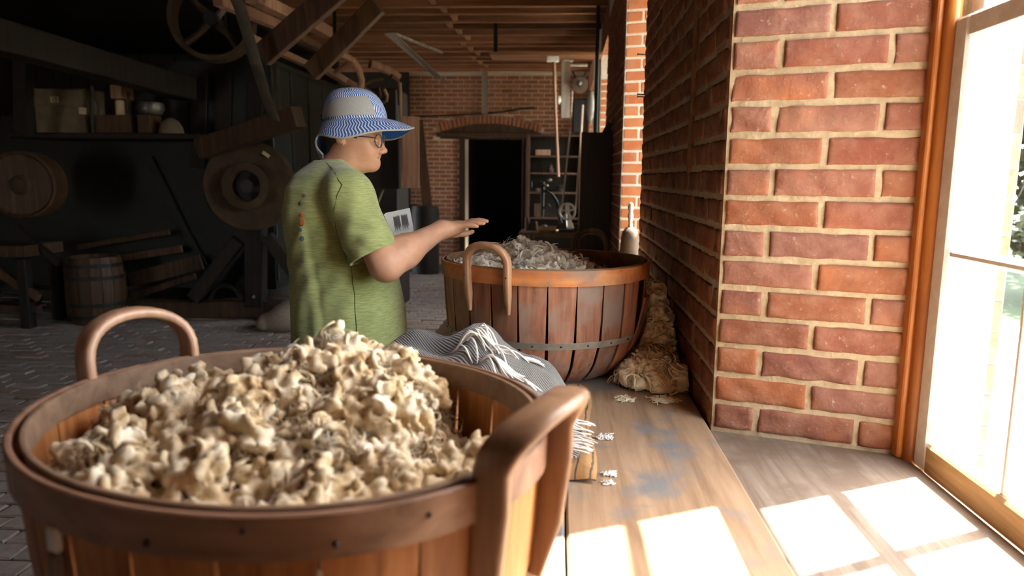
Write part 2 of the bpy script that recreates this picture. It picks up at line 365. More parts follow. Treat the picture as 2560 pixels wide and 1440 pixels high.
def make_mesh(name, V, F, smooth=False, uv=None, angle=None):
    me = bpy.data.meshes.new(name)
    if isinstance(F, np.ndarray):
        me.vertices.add(len(V)); me.vertices.foreach_set('co', np.asarray(V, np.float32).ravel()); n = F.shape[1]
        me.loops.add(F.size); me.loops.foreach_set('vertex_index', F.ravel().astype(np.int32)); me.polygons.add(len(F))
        me.polygons.foreach_set('loop_start', np.arange(0, F.size, n, dtype=np.int32)); me.update(calc_edges=True)
    else: me.from_pydata([tuple(p) for p in V], [], F)
    if uv is not None:
        l = me.uv_layers.new(name='UVMap'); vi = np.zeros(len(me.loops), np.int32); me.loops.foreach_get('vertex_index', vi); l.data.foreach_set('uv', np.asarray(uv, np.float32)[vi].ravel())
    if smooth: me.polygons.foreach_set('use_smooth', np.ones(len(me.polygons), bool))
    me.update()
    if smooth and angle:
        try: me.set_sharp_from_angle(angle=math.radians(angle))
        except Exception: pass
    return me
def link(name, me, mat, parent=None, loc=(0, 0, 0)):
    o = bpy.data.objects.new(name, me); COL.objects.link(o)
    if mat and not me.materials: me.materials.append(MATS[mat])
    o.location = loc
    if parent is not None: o.parent = parent
    return o
def wl_of(o): return WLOC.get(o, np.zeros(3)) if o is not None else np.zeros(3)
def part(name, mb, mat, parent, smooth=False, angle=40, label=None, kind=None):
    base = wl_of(parent); V = np.concatenate(mb.v)-base
    o = link(name, make_mesh(name, V, mb.f, smooth, mb.uv, angle), mat, parent); WLOC[o] = base
    if label: o['label'] = label
    if kind: o['kind'] = kind
    return o
def tag(o, label, cat, group=None, kind=None):
    o['label'] = label
    if cat: o['category'] = cat
    if group: o['group'] = group
    if kind: o['kind'] = kind
    return o
def thing(name, label, cat, loc=(0, 0, 0), group=None):
    o = bpy.data.objects.new(name, None); COL.objects.link(o); o.location = loc; o.empty_display_size = .1; WLOC[o] = np.asarray(loc, float)
    return tag(o, label, cat, group)
def single(name, mb, mat, label, cat, group=None, smooth=False, angle=40, kind=None):
    V = np.concatenate(mb.v); lo, hi = V.min(0), V.max(0); base = np.array([(lo[0]+hi[0])/2, (lo[1]+hi[1])/2, lo[2]])
    o = link(name, make_mesh(name, V-base, mb.f, smooth, mb.uv, angle), mat, None, base); WLOC[o] = base
    return tag(o, label, cat, group, kind)
def struct(name, mb, mat, label=None, smooth=False):
    o = link(name, make_mesh(name, np.concatenate(mb.v), mb.f, smooth, mb.uv, 40), mat); o['kind'] = 'structure'; WLOC[o] = np.zeros(3)
    if label: o['label'] = label
    return o
def rot(axis, deg):
    return np.array(Matrix.Rotation(math.radians(deg), 3, axis))
def arc(c, r, a0, a1, n, u=(1, 0, 0), v=(0, 0, 1)):
    th = np.radians(np.linspace(a0, a1, n)); return np.asarray(c, float)+np.outer(np.cos(th)*r, u)+np.outer(np.sin(th)*r, v)
# ================================================================== THE ROOM
X_IN, X_TRIM, X_OUT = .388, .78, .985
PITCH_W = 3.02
WINS = [(.58+PITCH_W*k, 1.78+PITCH_W*k) for k in range(-1, 4)]
SILL, BENCH, JOIST, CEIL = .76, .78, 2.93, 3.10
W_HEAD = 2.64
Y_BACK, Y_FRONT, X_LEFT = 11.5, -3.2, -7.4
COURSE, Z0 = .072, CAM_Z+.0306

# ---- brick pieces
_bc = {}
def rough_brick(L, D, H, seed, nx, nz, amp):
    key = (round(L, 3), round(D, 3), round(H, 4), seed, nx)
    if key in _bc: return _bc[key]
    g = np.random.default_rng(seed*131+nx)
    u = np.concatenate([[-1, -1+.007/L], np.linspace(-1+.02/L, 1-.02/L, nx-3), [1-.007/L, 1]]) if nx > 5 else np.linspace(-1, 1, nx+1); w = np.concatenate([[-1, -1+.007/H], np.linspace(-1+.02/H, 1-.02/H, nz-3), [1-.007/H, 1]]) if nz > 4 else np.linspace(-1, 1, nz+1); U, Wd = np.meshgrid(u, w, indexing='ij')
    eu = (1-np.abs(U))*L/2; ew = (1-np.abs(Wd))*H/2; e = np.minimum(eu, ew)
    Y = -.006*np.exp(-(e/.0028))          # worn, rounded arrises
    X = U*L/2; Z = Wd*H/2
    for _ in range(5):
        kx, kz, ph = g.uniform(15, 90), g.uniform(20, 110), g.uniform(0, 6.3); Y = Y+amp*.35*np.sin(kx*X+kz*Z+ph)
    edge_u = (np.abs(U) > .999); edge_w = (np.abs(Wd) > .999)
    X = X-np.where(edge_u, np.sign(U)*g.uniform(0, 1, U.shape)*amp*.55, 0); Z = Z-np.where(edge_w, np.sign(Wd)*g.uniform(0, 1, U.shape)*amp*.55, 0)
    P = np.stack([X, -Y-0, Z], -1)        # front looks along -y: y grows inwards
    V = P.reshape(-1, 3); F = []; B = nz+1
    for i in range(nx):
        for j in range(nz): F.append((i*B+j, (i+1)*B+j, (i+1)*B+j+1, i*B+j+1))
    ring = [i*B for i in range(nx+1)]+[nx*B+j for j in range(1, nz+1)]+[i*B+nz for i in range(nx-1, -1, -1)]+[j for j in range(nz-1, 0, -1)]
    bk = V[ring].copy(); bk[:, 1] = D; o = len(V); V = np.concatenate([V, bk]); n = len(ring)
    for q in range(n): F.append((ring[q], o+q, o+(q+1) % n, ring[(q+1) % n]))
    F.append(tuple(range(o, o+n))[::-1]) if False else None
    me = make_mesh('brick', V, [f for f in F if f], True, None, 50); _bc[key] = me; return me
def lay(parent, P0, d, length, z_lines, pattern, mat, name='brick', depth=.035, proud=.006, res=(6, 3), amp=.002, variants=5, clip=None, mortar=.011, keep=None):
    """bricks as children of a wall: P0 start of the wall line, d its direction; the face looks to the right-hand normal of d"""
    d = nrm(np.array([d[0], d[1], 0])); n = np.array([d[1], -d[0], 0]); ang = math.atan2(d[1], d[0]); out = []
    for r, (zt, zb) in enumerate(z_lines):
        s = 0; k = 0; row = pattern(r)
        while s < length-.03:
            L = row[min(k, len(row)-1)]
            L = min(L, length-s); a, b = s+mortar/2, s+L-mortar/2; s += L; k += 1
            if b-a < .02: continue
            H = zt-zb-mortar+random.uniform(-.0015, .0015); c = np.array([P0[0], P0[1], 0])+d*((a+b)/2)+n*(proud+random.uniform(-.0015, .0015)); c[2] = (zt+zb)/2+random.uniform(-.001, .001)
            if clip and clip(c, (b-a)/2): continue
            Lr = round((b-a)/.004)*.004
            out.append((c, Lr, round(H/.002)*.002, ang+random.uniform(-.006, .006)))
    return out
def put(parent, items, mat, name='brick', depth=.035, res=(6, 3), amp=.002, variants=5, limit=300, far_key=None):
    if far_key: items = sorted(items, key=far_key)
    for i, (c, L, H, a) in enumerate(items[:limit]):
        if res is None:
            key = ('plain', L, H)
            if key not in _bc:
                q = MB().box((0, depth/2, 0), (L, depth, H), None, .0025); _bc[key] = make_mesh('brick', np.concatenate(q.v), q.f)
            me = _bc[key]
        else: me = rough_brick(L, depth, H, random.randrange(variants), res[0], res[1], amp)
        if not me.materials: me.materials.append(MATS[mat])
        elif me.materials[0] != MATS[mat]:
            key = (me.name, mat)
            if key not in _bc: _bc[key] = me.copy(); _bc[key].materials[0] = MATS[mat]
            me = _bc[key]
        o = bpy.data.objects.new(name, me); COL.objects.link(o); o.parent = parent; o.location = c; o.rotation_euler = (random.uniform(-.006, .006), 0, a)
    rest = items[limit:]
    if rest:
        mb = MB()
        for c, L, H, a in rest:
            mb.box(c+np.array([-math.sin(a), math.cos(a), 0])*(depth/2), (L, depth, H), rot('Z', math.degrees(a)), .003)
        o = part(name+'_field', mb, mat, parent); o['kind'] = 'stuff'
def lines(z_lo, z_hi):
    out = []; k0 = math.floor((Z0-z_hi)/COURSE); k = k0
    while Z0-(k+1)*COURSE > z_lo-.03: out.append((min(Z0-k*COURSE, z_hi), Z0-(k+1)*COURSE, k)); k += 1
    return out

# ---- right wall: piers between the windows, spandrels under them, lintels above
def win_plan(y0, y1): return [(X_IN, y0), (X_TRIM, y0+.13), (X_OUT, y0+.12), (X_OUT, y1-.12), (X_TRIM, y1-.13), (X_IN, y1)]
piers = []
edges = [Y_FRONT]+[v for w in WINS for v in w]+[Y_BACK]
for i in range(0, len(edges), 2):
    a, b = edges[i], edges[i+1]
    poly = [(X_IN, a), (X_IN, b), (X_TRIM, b+(.13 if i+2 < len(edges) else 0)), (X_OUT, b+(.12 if i+2 < len(edges) else 0)), (X_OUT, a-(.12 if i else 0)), (X_TRIM, a-(.13 if i else 0))]
    m = 'mortar' if i == 4 else ('mortar_pale' if i in (6, 8) else 'brick_far')
    piers.append(struct('wall_right', MB().prism(poly[::-1], -.09, 3.3), m, 'brick pier of the long right wall'))
for k, (y0, y1) in enumerate(WINS):
    pl = win_plan(y0, y1)[::-1]
    struct('wall_right', MB().prism(pl, -.09, SILL-.035), 'brick_far', 'brickwork below a window sill')
    struct('wall_right', MB().prism(pl, W_HEAD, 3.3), 'brick_far', 'brickwork above a window')
pier1, pier2, pier3 = piers[2], piers[3], piers[4]
# near pier: the sunny window reveal, brick by brick
def reveal_rows(r0):
    def pat(r):
        k = r0[r][2]; j = random.uniform(-.004, .004)
        return [.107+j, .222, .09] if k % 2 == 0 else [.216+j, .20+j]
    return pat
JL = math.hypot(X_TRIM-X_IN, .13)
def far_reveal(pier, y1, mat, z_lo, z_hi, res, variants, amp):
    L = lines(z_lo, z_hi); it = lay(pier, (X_IN, y1), (X_TRIM-X_IN, -.13), JL, [(a, b) for a, b, _ in L], reveal_rows(L), mat, mortar=.011 if res else .016)
    put(pier, it, mat, res=res, variants=variants, amp=amp)
far_reveal(pier1, 1.78, 'brick_red', SILL-.03, 2.36, (22, 9), 40, .0022)
# its inner face
L = lines(BENCH-.1, 2.75)
def pier_pat(r): return ([.20, .215, .215] if L[r][2] % 2 == 0 else [.105, .215, .215])
it = lay(pier1, (X_IN, 3.60), (0, -1), 1.82, [(a, b) for a, b, _ in L], lambda r: [.13 if L[r][2] % 2 else .24, .22, .215], 'brick_dark', proud=.005)
put(pier1, it, 'brick_pier', res=(10, 6), variants=8, amp=.003, far_key=lambda q: q[0][1])
far_reveal(pier2, 1.78+PITCH_W, 'brick_orange', SILL, 2.6, None, 6, .002)
L = lines(.8, 2.75); it = lay(pier2, (X_IN, 6.62), (0, -1), 1.82, [(a, b) for a, b, _ in L], lambda r: [.13 if L[r][2] % 2 else .24, .22, .215], 'brick_pier'); put(pier2, it, 'brick_pier', res=None, limit=0)
far_reveal(pier3, 1.78+2*PITCH_W, 'brick_orange', 1.3, 2.4, None, 4, .002)
# upright batten let into the near pier and hand-forged nails by the second window
b0 = at(1740, 60, x=X_IN); struct('trim_1', MB().beam((X_IN-.004, 2.235, 1.40), (X_IN-.004, 2.20, 2.75), .03, .018, up=(1, 0, 0), b=.003), 'joist_wood', 'narrow dark upright batten on the brick pier')
for i, (py, dy) in enumerate(((237, 0), (243, .03), (137, .01))):
    p = at(1613, py, x=X_IN); single('nail', MB().tube([p+np.array([.03, 0, 0]), p+np.array([-.035, -.005, .002])], .003, 6).tube([p+np.array([-.035, -.005, .002]), p+np.array([-.038, -.005, .002])], .006, 6), 'black_iron',
        ['upper of the paired iron nails in the pier edge', 'lower of the paired iron nails in the pier edge', 'lone iron nail high up on the pier edge'][i], 'nail', 'nails in the brick pier')

# ---- windows
def sash(win, x, y0, y1, z0, z1, zm, ncol, bottom, mat, bmat):
    st = .052
    s = part('sash_stile', MB().box((x, y1-st/2, (z0+z1)/2), (.042, st, z1-z0), b=.006), mat, win); s2 = part('sash_stile', MB().box((x, y0+st/2, (z0+z1)/2), (.042, st, z1-z0), b=.006), mat, win)
    part('bottom_rail', MB().box((x, (y0+y1)/2, z0+bottom/2), (.046, y1-y0-2*st+.002, bottom), b=.006), bmat, win)
    part('top_rail', MB().box((x, (y0+y1)/2, z1-.024), (.042, y1-y0-2*st+.002, .048), b=.006), mat, win)
    part('muntin', MB().box((x, (y0+y1)/2, zm), (.032, y1-y0-2*st, .022), b=.007), mat, win)
    w = (y1-y0-2*st)/ncol
    for c in range(1, ncol): part('muntin', MB().box((x+.002, y0+st+w*c, (z0+z1)/2), (.030, .022, z1-z0-bottom-.04), b=.007), mat, win)
    for c in range(ncol):
        for (za, zb) in ((z0+bottom, zm-.011), (zm+.011, z1-.048)):
            ya, yb = y0+st+w*c+.008, y0+st+w*(c+1)-.008
            part('pane', MB().box((x+.006, (ya+yb)/2, (za+zb)/2), (.003, yb-ya, zb-za)), 'window_glass', win)
def window(k, y0, y1, detail):
    ya, yb = y0+.155, y1-.175       # opening at the sashes
    win = thing('window_%d' % (k+1), 'white sash window with small panes in a brick reveal', None, (X_TRIM+.04, (ya+yb)/2, SILL)); win['kind'] = 'structure'
    if 'category' in win: del win['category']
    for yy, s in ((y1-.13, -1), (y0+.13, 1)):   # orange stained casing and its rounded stop
        part('casing', MB().box((X_TRIM+.012, yy+s*.012, (SILL+W_HEAD)/2), (.045, .03, W_HEAD-SILL), b=.003), 'trim_wood', win)
        part('rounded_stop', MB().tube([(X_TRIM+.016, yy+s*.034, SILL-.01), (X_TRIM+.016, yy+s*.034, W_HEAD)], .016, 10), 'trim_wood', win, True)
        part('frame_jamb', MB().box((.895, yy+s*.006, (SILL+W_HEAD)/2-.02), (.108, .03, W_HEAD-SILL+.04), b=.003), 'white_paint_out', win)
        part('blind_stop', MB().box((.925, yy+s*.024, (SILL+W_HEAD)/2), (.03, .012, W_HEAD-SILL), b=.003), 'white_paint_out', win)
    part('head', MB().box(((X_TRIM+X_OUT)/2-.02, (ya+yb)/2, W_HEAD-.02), (.2, yb-ya+.12, .04), b=.003), 'trim_wood', win)
    zl0, zmid, zl1 = SILL-.005, CAM_Z-.147, CAM_Z+.33
    sash(win, .817, ya, yb, zl0, zl1, zmid, 3, .068, 'white_paint', 'sash_dirty')
    sash(win, .862, ya-.012, yb+.03, CAM_Z+.285, W_HEAD-.03, CAM_Z+.745, 3, .045, 'white_paint', 'white_paint')
    part('outer_sill', MB().box((.985, (ya+yb)/2, SILL-.05), (.24, yb-ya+.1, .05), b=.006), 'white_paint_out', win)
    return win
for k, (y0, y1) in enumerate(WINS): window(k, y0, y1, k == 1)
# board sills inside the reveals
for k, (y0, y1) in enumerate(WINS):
    s = MB(); n = 18; ys = np.linspace(y1-.004, y0+.004, n); poly = [(X_IN-.009+.004*math.sin(i*2.3)+.003*math.sin(i*5.1), y) for i, y in enumerate(ys)]+[(X_TRIM+.012, y0+.14), (X_TRIM+.012, y1-.14)]
    t = struct('trim_2' if k == 1 else 'trim_3', s.prism(poly[::-1], SILL-.034, SILL), 'sill_wood', 'weathered grey board sill inside a window')

# outer brick edge of the window reveal seen through the glass
L = lines(SILL-.05, 2.3); it = lay(pier1, (.949, 1.66), (1, 0), .036, [(a, b) for a, b, _ in L], lambda r: [.04], 'brick_red', proud=.004, mortar=.004)
put(pier1, it, 'brick_red', 'outer_brick', res=None)

# ---- floor of bricks
fl = struct('floor', MB().box(((X_LEFT+X_IN)/2, (Y_FRONT+Y_BACK)/2, -.05), (X_IN-X_LEFT, Y_BACK-Y_FRONT, .084)), 'floor_dirt', 'old worn brick floor')
_fm = []
for q in range(8):
    m = MB().box((0, 0, 0), (.205, .098, .05), None, .006); V = np.concatenate(m.v); V[:, 2] += rng.uniform(-.003, .003, len(V)); V[:, :2] += rng.uniform(-.003, .003, (len(V), 2)); me = make_mesh('brick', V, m.f); me.materials.append(MATS['floor_brick']); _fm.append((me, V, m.f))
fb = []
for r in range(int(11.2/.106)):
    y = -.7+r*.106
    for c in range(int(7.4/.214)):
        x = -7.1+c*.214+(r % 2)*.107+random.uniform(-.006, .006)
        if x > .2: continue
        px, py, w = to_px((x, y, 0)) if y > .8 else (-999, 0, 99)
        seen = -60 < px < 1130 and py < 1500 and not (px > 130 and py > 960)
        fb.append((w if seen else 90+y, x, y))
fb.sort()
for i, (w, x, y) in enumerate(fb[:300]):
    o = bpy.data.objects.new('brick', random.choice(_fm)[0]); COL.objects.link(o); o.parent = fl; o.location = (x, y, -.025+random.uniform(-.004, .004)); o.rotation_euler = (random.uniform(-.02, .02), random.uniform(-.02, .02), random.uniform(-.03, .03))
mb = MB()
for (w, x, y) in fb[300:]:
    _, V, f = random.choice(_fm); mb.add(V@rot('Z', random.uniform(-2, 2)).T@rot('X', random.uniform(-1.2, 1.2)).T+np.array([x, y, -.025+random.uniform(-.004, .004)]), f)
part('brick_field', mb, 'floor_brick', fl, kind='stuff')

# ---- ceiling and joists
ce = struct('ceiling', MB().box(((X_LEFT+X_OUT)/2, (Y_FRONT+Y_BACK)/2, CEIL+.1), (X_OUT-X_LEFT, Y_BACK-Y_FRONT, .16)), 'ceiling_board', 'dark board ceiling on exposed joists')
jm = make_mesh('joist', *(lambda m: (np.concatenate(m.v), m.f))(MB().box((0, 0, 0), (X_IN-X_LEFT, .05, .24), None, .006))); jm.materials.append(MATS['joist_wood'])
ys = [0.3+.35*i for i in range(32)]
for y in ys:
    o = bpy.data.objects.new('joist', jm); COL.objects.link(o); o.parent = ce; o.location = ((X_LEFT+X_IN)/2, y, JOIST+.12+random.uniform(-.008, .008)); o.rotation_euler = (random.uniform(-.03, .03), 0, random.uniform(-.002, .002))
bx = at(1115, 40, z=JOIST)[0]
for i, y in enumerate(ys[:-1]):
    if y > 5.5: part('bridging', MB().box((bx+.05*((i % 3)-1), y+.175, JOIST+.10), (.05, .31, .17), None, .004), 'joist_wood', ce)

# ---- back wall with an arched doorway
DX0, DX1 = at(1163, 450, y=Y_BACK)[0], at(1306, 450, y=Y_BACK)[0]; DZ = at(1235, 345, y=Y_BACK)[2]
AX0, AX1 = at(1100, 330, y=Y_BACK)[0], at(1346, 325, y=Y_BACK)[0]; ACX = (AX0+AX1)/2; AZS, AZT = at(1100, 330, y=Y_BACK)[2], at(1220, 309, y=Y_BACK)[2]
mb = MB()
mb.box(((X_LEFT+DX0)/2, Y_BACK+.2, 1.6), (DX0-X_LEFT, .4, 3.4)).box(((DX1+X_OUT)/2, Y_BACK+.2, 1.6), (X_OUT-DX1, .4, 3.4)).box(((DX0+DX1)/2, Y_BACK+.2, (DZ+3.3)/2), (DX1-DX0, .4, 3.3-DZ))
bw = struct('wall_back', mb, 'mortar_grey', 'far brick wall with an arched doorway')
# arch centre from chord and rise
half = (AX1-AX0)/2; rise = AZT-AZS; AR = (half*half+rise*rise)/(2*rise); ACZ = AZT-AR
def under_arch(c, hl): return abs(c[0]-ACX) < half+.04 and c[2] < ACZ+math.sqrt(max(0, (AR+.14)**2-(c[0]-ACX)**2)) and c[2] > DZ-.02
_rows = [(2.93-.0655*q, 2.93-.0655*(q+1)) for q in range(43)]; it = []
_pat = lambda r: [.096 if r % 2 else .192, .192]
_hi = [z for z in _rows if z[1] > DZ+.02]; _lo = [z for z in _rows if z[1] <= DZ+.02]
it += lay(bw, (-2.4, Y_BACK), (1, 0), X_IN+2.4, _hi, _pat, 'brick_dark', mortar=.0135, clip=lambda c, hl: under_arch(c, hl))
it += lay(bw, (-2.4, Y_BACK), (1, 0), DX0-.09+2.4, _lo, lambda r: _pat(r+len(_hi)), 'brick_dark', mortar=.0135, clip=lambda c, hl: under_arch(c, hl))
it += lay(bw, (DX1+.13, Y_BACK), (1, 0), X_IN-DX1-.13, _lo, lambda r: _pat(r+len(_hi)), 'brick_dark', mortar=.0135, clip=lambda c, hl: under_arch(c, hl))
put(bw, it, 'brick_dark', res=None, far_key=lambda q: -q[0][2])
nA = 25; a1 = math.degrees(math.asin(half/AR))
for i in range(nA):
    a = math.radians(-a1+2*a1*i/(nA-1)); c = np.array([ACX+math.sin(a)*(AR+.062), Y_BACK-.012, ACZ+math.cos(a)*(AR+.062)])
    part('arch_brick', MB().box(c, (2*math.radians(a1)*(AR+.062)/(nA-1)-.018, .05, .124), rot('Y', math.degrees(a)), .004), 'brick_dark', bw)
pts = [(ACX+math.sin(t)*AR, Y_BACK-.004, ACZ+math.cos(t)*AR) for t in np.radians(np.linspace(-a1, a1, 15))]
part('tympanum', MB().extrude(pts+[(AX1, Y_BACK-.004, DZ-.02), (AX0, Y_BACK-.004, DZ-.02)], (0, .05, 0)), 'brown_wood', bw)
part('lintel', MB().box((ACX, Y_BACK-.02, DZ+.045), (AX1-AX0+.1, .06, .07), None, .006), 'brown_wood', bw)
dr = thing('door_1', 'dark open doorway framed in wood in the far brick wall', None, ((DX0+DX1)/2, Y_BACK, 0)); dr['kind'] = 'structure'
if 'category' in dr: del dr['category']
part('jamb_post', MB().box((DX0-.045, Y_BACK-.02, DZ/2), (.09, .08, DZ), None, .005), 'brown_wood', dr); part('jamb_post', MB().box((DX1+.02, Y_BACK-.03, DZ/2), (.05, .08, DZ), None, .005), 'brown_wood', dr)
part('jamb_post', MB().box((DX1+.10, Y_BACK-.03, DZ/2), (.05, .06, DZ), None, .005), 'dark_wood', dr)
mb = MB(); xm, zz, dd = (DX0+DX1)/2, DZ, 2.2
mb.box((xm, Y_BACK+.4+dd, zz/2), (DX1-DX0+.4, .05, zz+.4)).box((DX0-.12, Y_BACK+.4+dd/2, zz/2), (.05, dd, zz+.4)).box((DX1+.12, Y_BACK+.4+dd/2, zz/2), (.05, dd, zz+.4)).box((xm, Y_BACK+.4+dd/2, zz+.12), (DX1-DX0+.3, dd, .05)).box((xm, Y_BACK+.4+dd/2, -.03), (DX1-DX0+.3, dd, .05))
struct('wall_passage', mb, 'black', 'unlit passage behind the doorway')  # passage faces coloured black to stand for the darkness inside
LD0, LD1, LDZ = 9.2, 11.3, 2.15          # unseen side opening behind the machinery, added to light the far end
mb = MB().box((X_LEFT-.2, (Y_FRONT+LD0)/2, 1.6), (.4, LD0-Y_FRONT, 3.4)).box((X_LEFT-.2, (LD1+Y_BACK)/2, 1.6), (.4, Y_BACK-LD1, 3.4)).box((X_LEFT-.2, (LD0+LD1)/2, (LDZ+3.3)/2), (.4, LD1-LD0, 3.3-LDZ))
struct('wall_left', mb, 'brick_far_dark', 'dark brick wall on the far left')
struct('ground_side', MB().box((X_LEFT-6.4, 9, -.05), (12, 20, .1)), 'paving', 'pale ground outside the added side opening')
# unseen narrow opening added behind the viewer to let in more light
CD0, CD1, CDZ = -6.1, -5.4, 2.1
mb = MB().box(((X_LEFT-.4+CD0)/2, Y_FRONT-.2, 1.6), (CD0-X_LEFT+.4, .4, 3.4)).box(((CD1+X_OUT)/2, Y_FRONT-.2, 1.6), (X_OUT-CD1, .4, 3.4)).box(((CD0+CD1)/2, Y_FRONT-.2, (CDZ+3.3)/2), (CD1-CD0, .4, 3.3-CDZ))
struct('wall_front', mb, 'brick_far_dark', 'brick wall behind the viewer with an opening added for light')
struct('ground_yard', MB().box((-3, -9.4, -.05), (16, 12, .1)), 'paving', 'pale yard outside the opening added for light')

struct('ceiling_shade_sheet', MB().box((-5.2, 5.6, 2.885), (4.3, 7.0, .05)), 'dark_wood', 'added dark sheet standing for the ceiling shade on the left')  # dark sheet added in place of the shade under the left joists
struct('wall_shade_sheet', MB().box((-4.88, 11.44, 1.5), (5.0, .06, 3.0)), 'dark_wood', 'added dark sheet that darkens the left part of the back wall')  # dark sheet added where the side opening lights the wall too brightly
pw = struct('wall_light_block', MB().box((-5.1, 9.20, 1.6), (4.6, .03, 3.2)), 'dark_wood', 'added dark boards blocking side light behind the machinery')  # boards added to keep light from the side opening off the left
for i in range(20): part('light_block_board', MB().box((-7.29+i*.23, 9.165, 1.6), (.222, .03+.008*(i % 3), 3.2), None, .003), 'dark_wood', pw)
# ---- outside
GZ = .12
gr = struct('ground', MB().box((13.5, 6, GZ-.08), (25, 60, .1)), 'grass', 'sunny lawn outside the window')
pv = struct('paving', MB().box((2.9, 2.2, GZ-.03), (3.8, 8.4, .06)), 'paving', 'pale stone terrace outside the window')
for r in range(21):
    y = -1.9+r*.41; x = 1.02+random.uniform(0, .1)
    while x < 4.75:
        w = random.uniform(.55, .95); w = min(w, 4.8-x); h = .016+random.uniform(0, .006)
        if w > .1: part('slab', MB().box((x+w/2, y, GZ+h/2+.0), (w-.02, .39, h), None, .004), 'paving', pv)
        x += w
def leafy(name, label, c, R, n, size, trunk_h):
    t = thing(name, label, 'tree' if trunk_h > .5 else 'bush', (c[0], c[1], GZ-.03), 'greenery on the lawn')
    part('trunk', MB().tube([(c[0], c[1], GZ-.1), (c[0]+.05, c[1], GZ+trunk_h*.5), (c[0], c[1]+.05, GZ+trunk_h+R[2]*.6)], [.14, .11, .05], 8), 'bark', t)
    g = rng.normal(size=(n, 3)); g /= np.linalg.norm(g, axis=1)[:, None]; p = g*rng.uniform(.45, 1, (n, 1))**.5*np.array(R)*(1+.18*np.sin(g[:, :1]*7+g[:, 2:]*5)); p += np.array([c[0], c[1], GZ+trunk_h+R[2]])
    a = rng.normal(size=(n, 3)); a /= np.linalg.norm(a, axis=1)[:, None]; b = np.cross(a, rng.normal(size=(n, 3))); b /= np.linalg.norm(b, axis=1)[:, None]
    V = np.stack([p-a*size, p-b*size*.5, p+a*size, p+b*size*.5], 1).reshape(-1, 3)-WLOC[t]; F = np.arange(4*n).reshape(-1, 4)
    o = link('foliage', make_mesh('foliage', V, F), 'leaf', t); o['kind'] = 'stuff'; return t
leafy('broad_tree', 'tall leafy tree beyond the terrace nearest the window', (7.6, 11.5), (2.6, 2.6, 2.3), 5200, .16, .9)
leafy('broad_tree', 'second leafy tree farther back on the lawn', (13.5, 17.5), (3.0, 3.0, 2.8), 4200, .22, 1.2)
leafy('low_bush', 'low round green bush at the edge of the lawn', (5.6, 7.9), (.9, .9, .6), 2200, .09, .1)
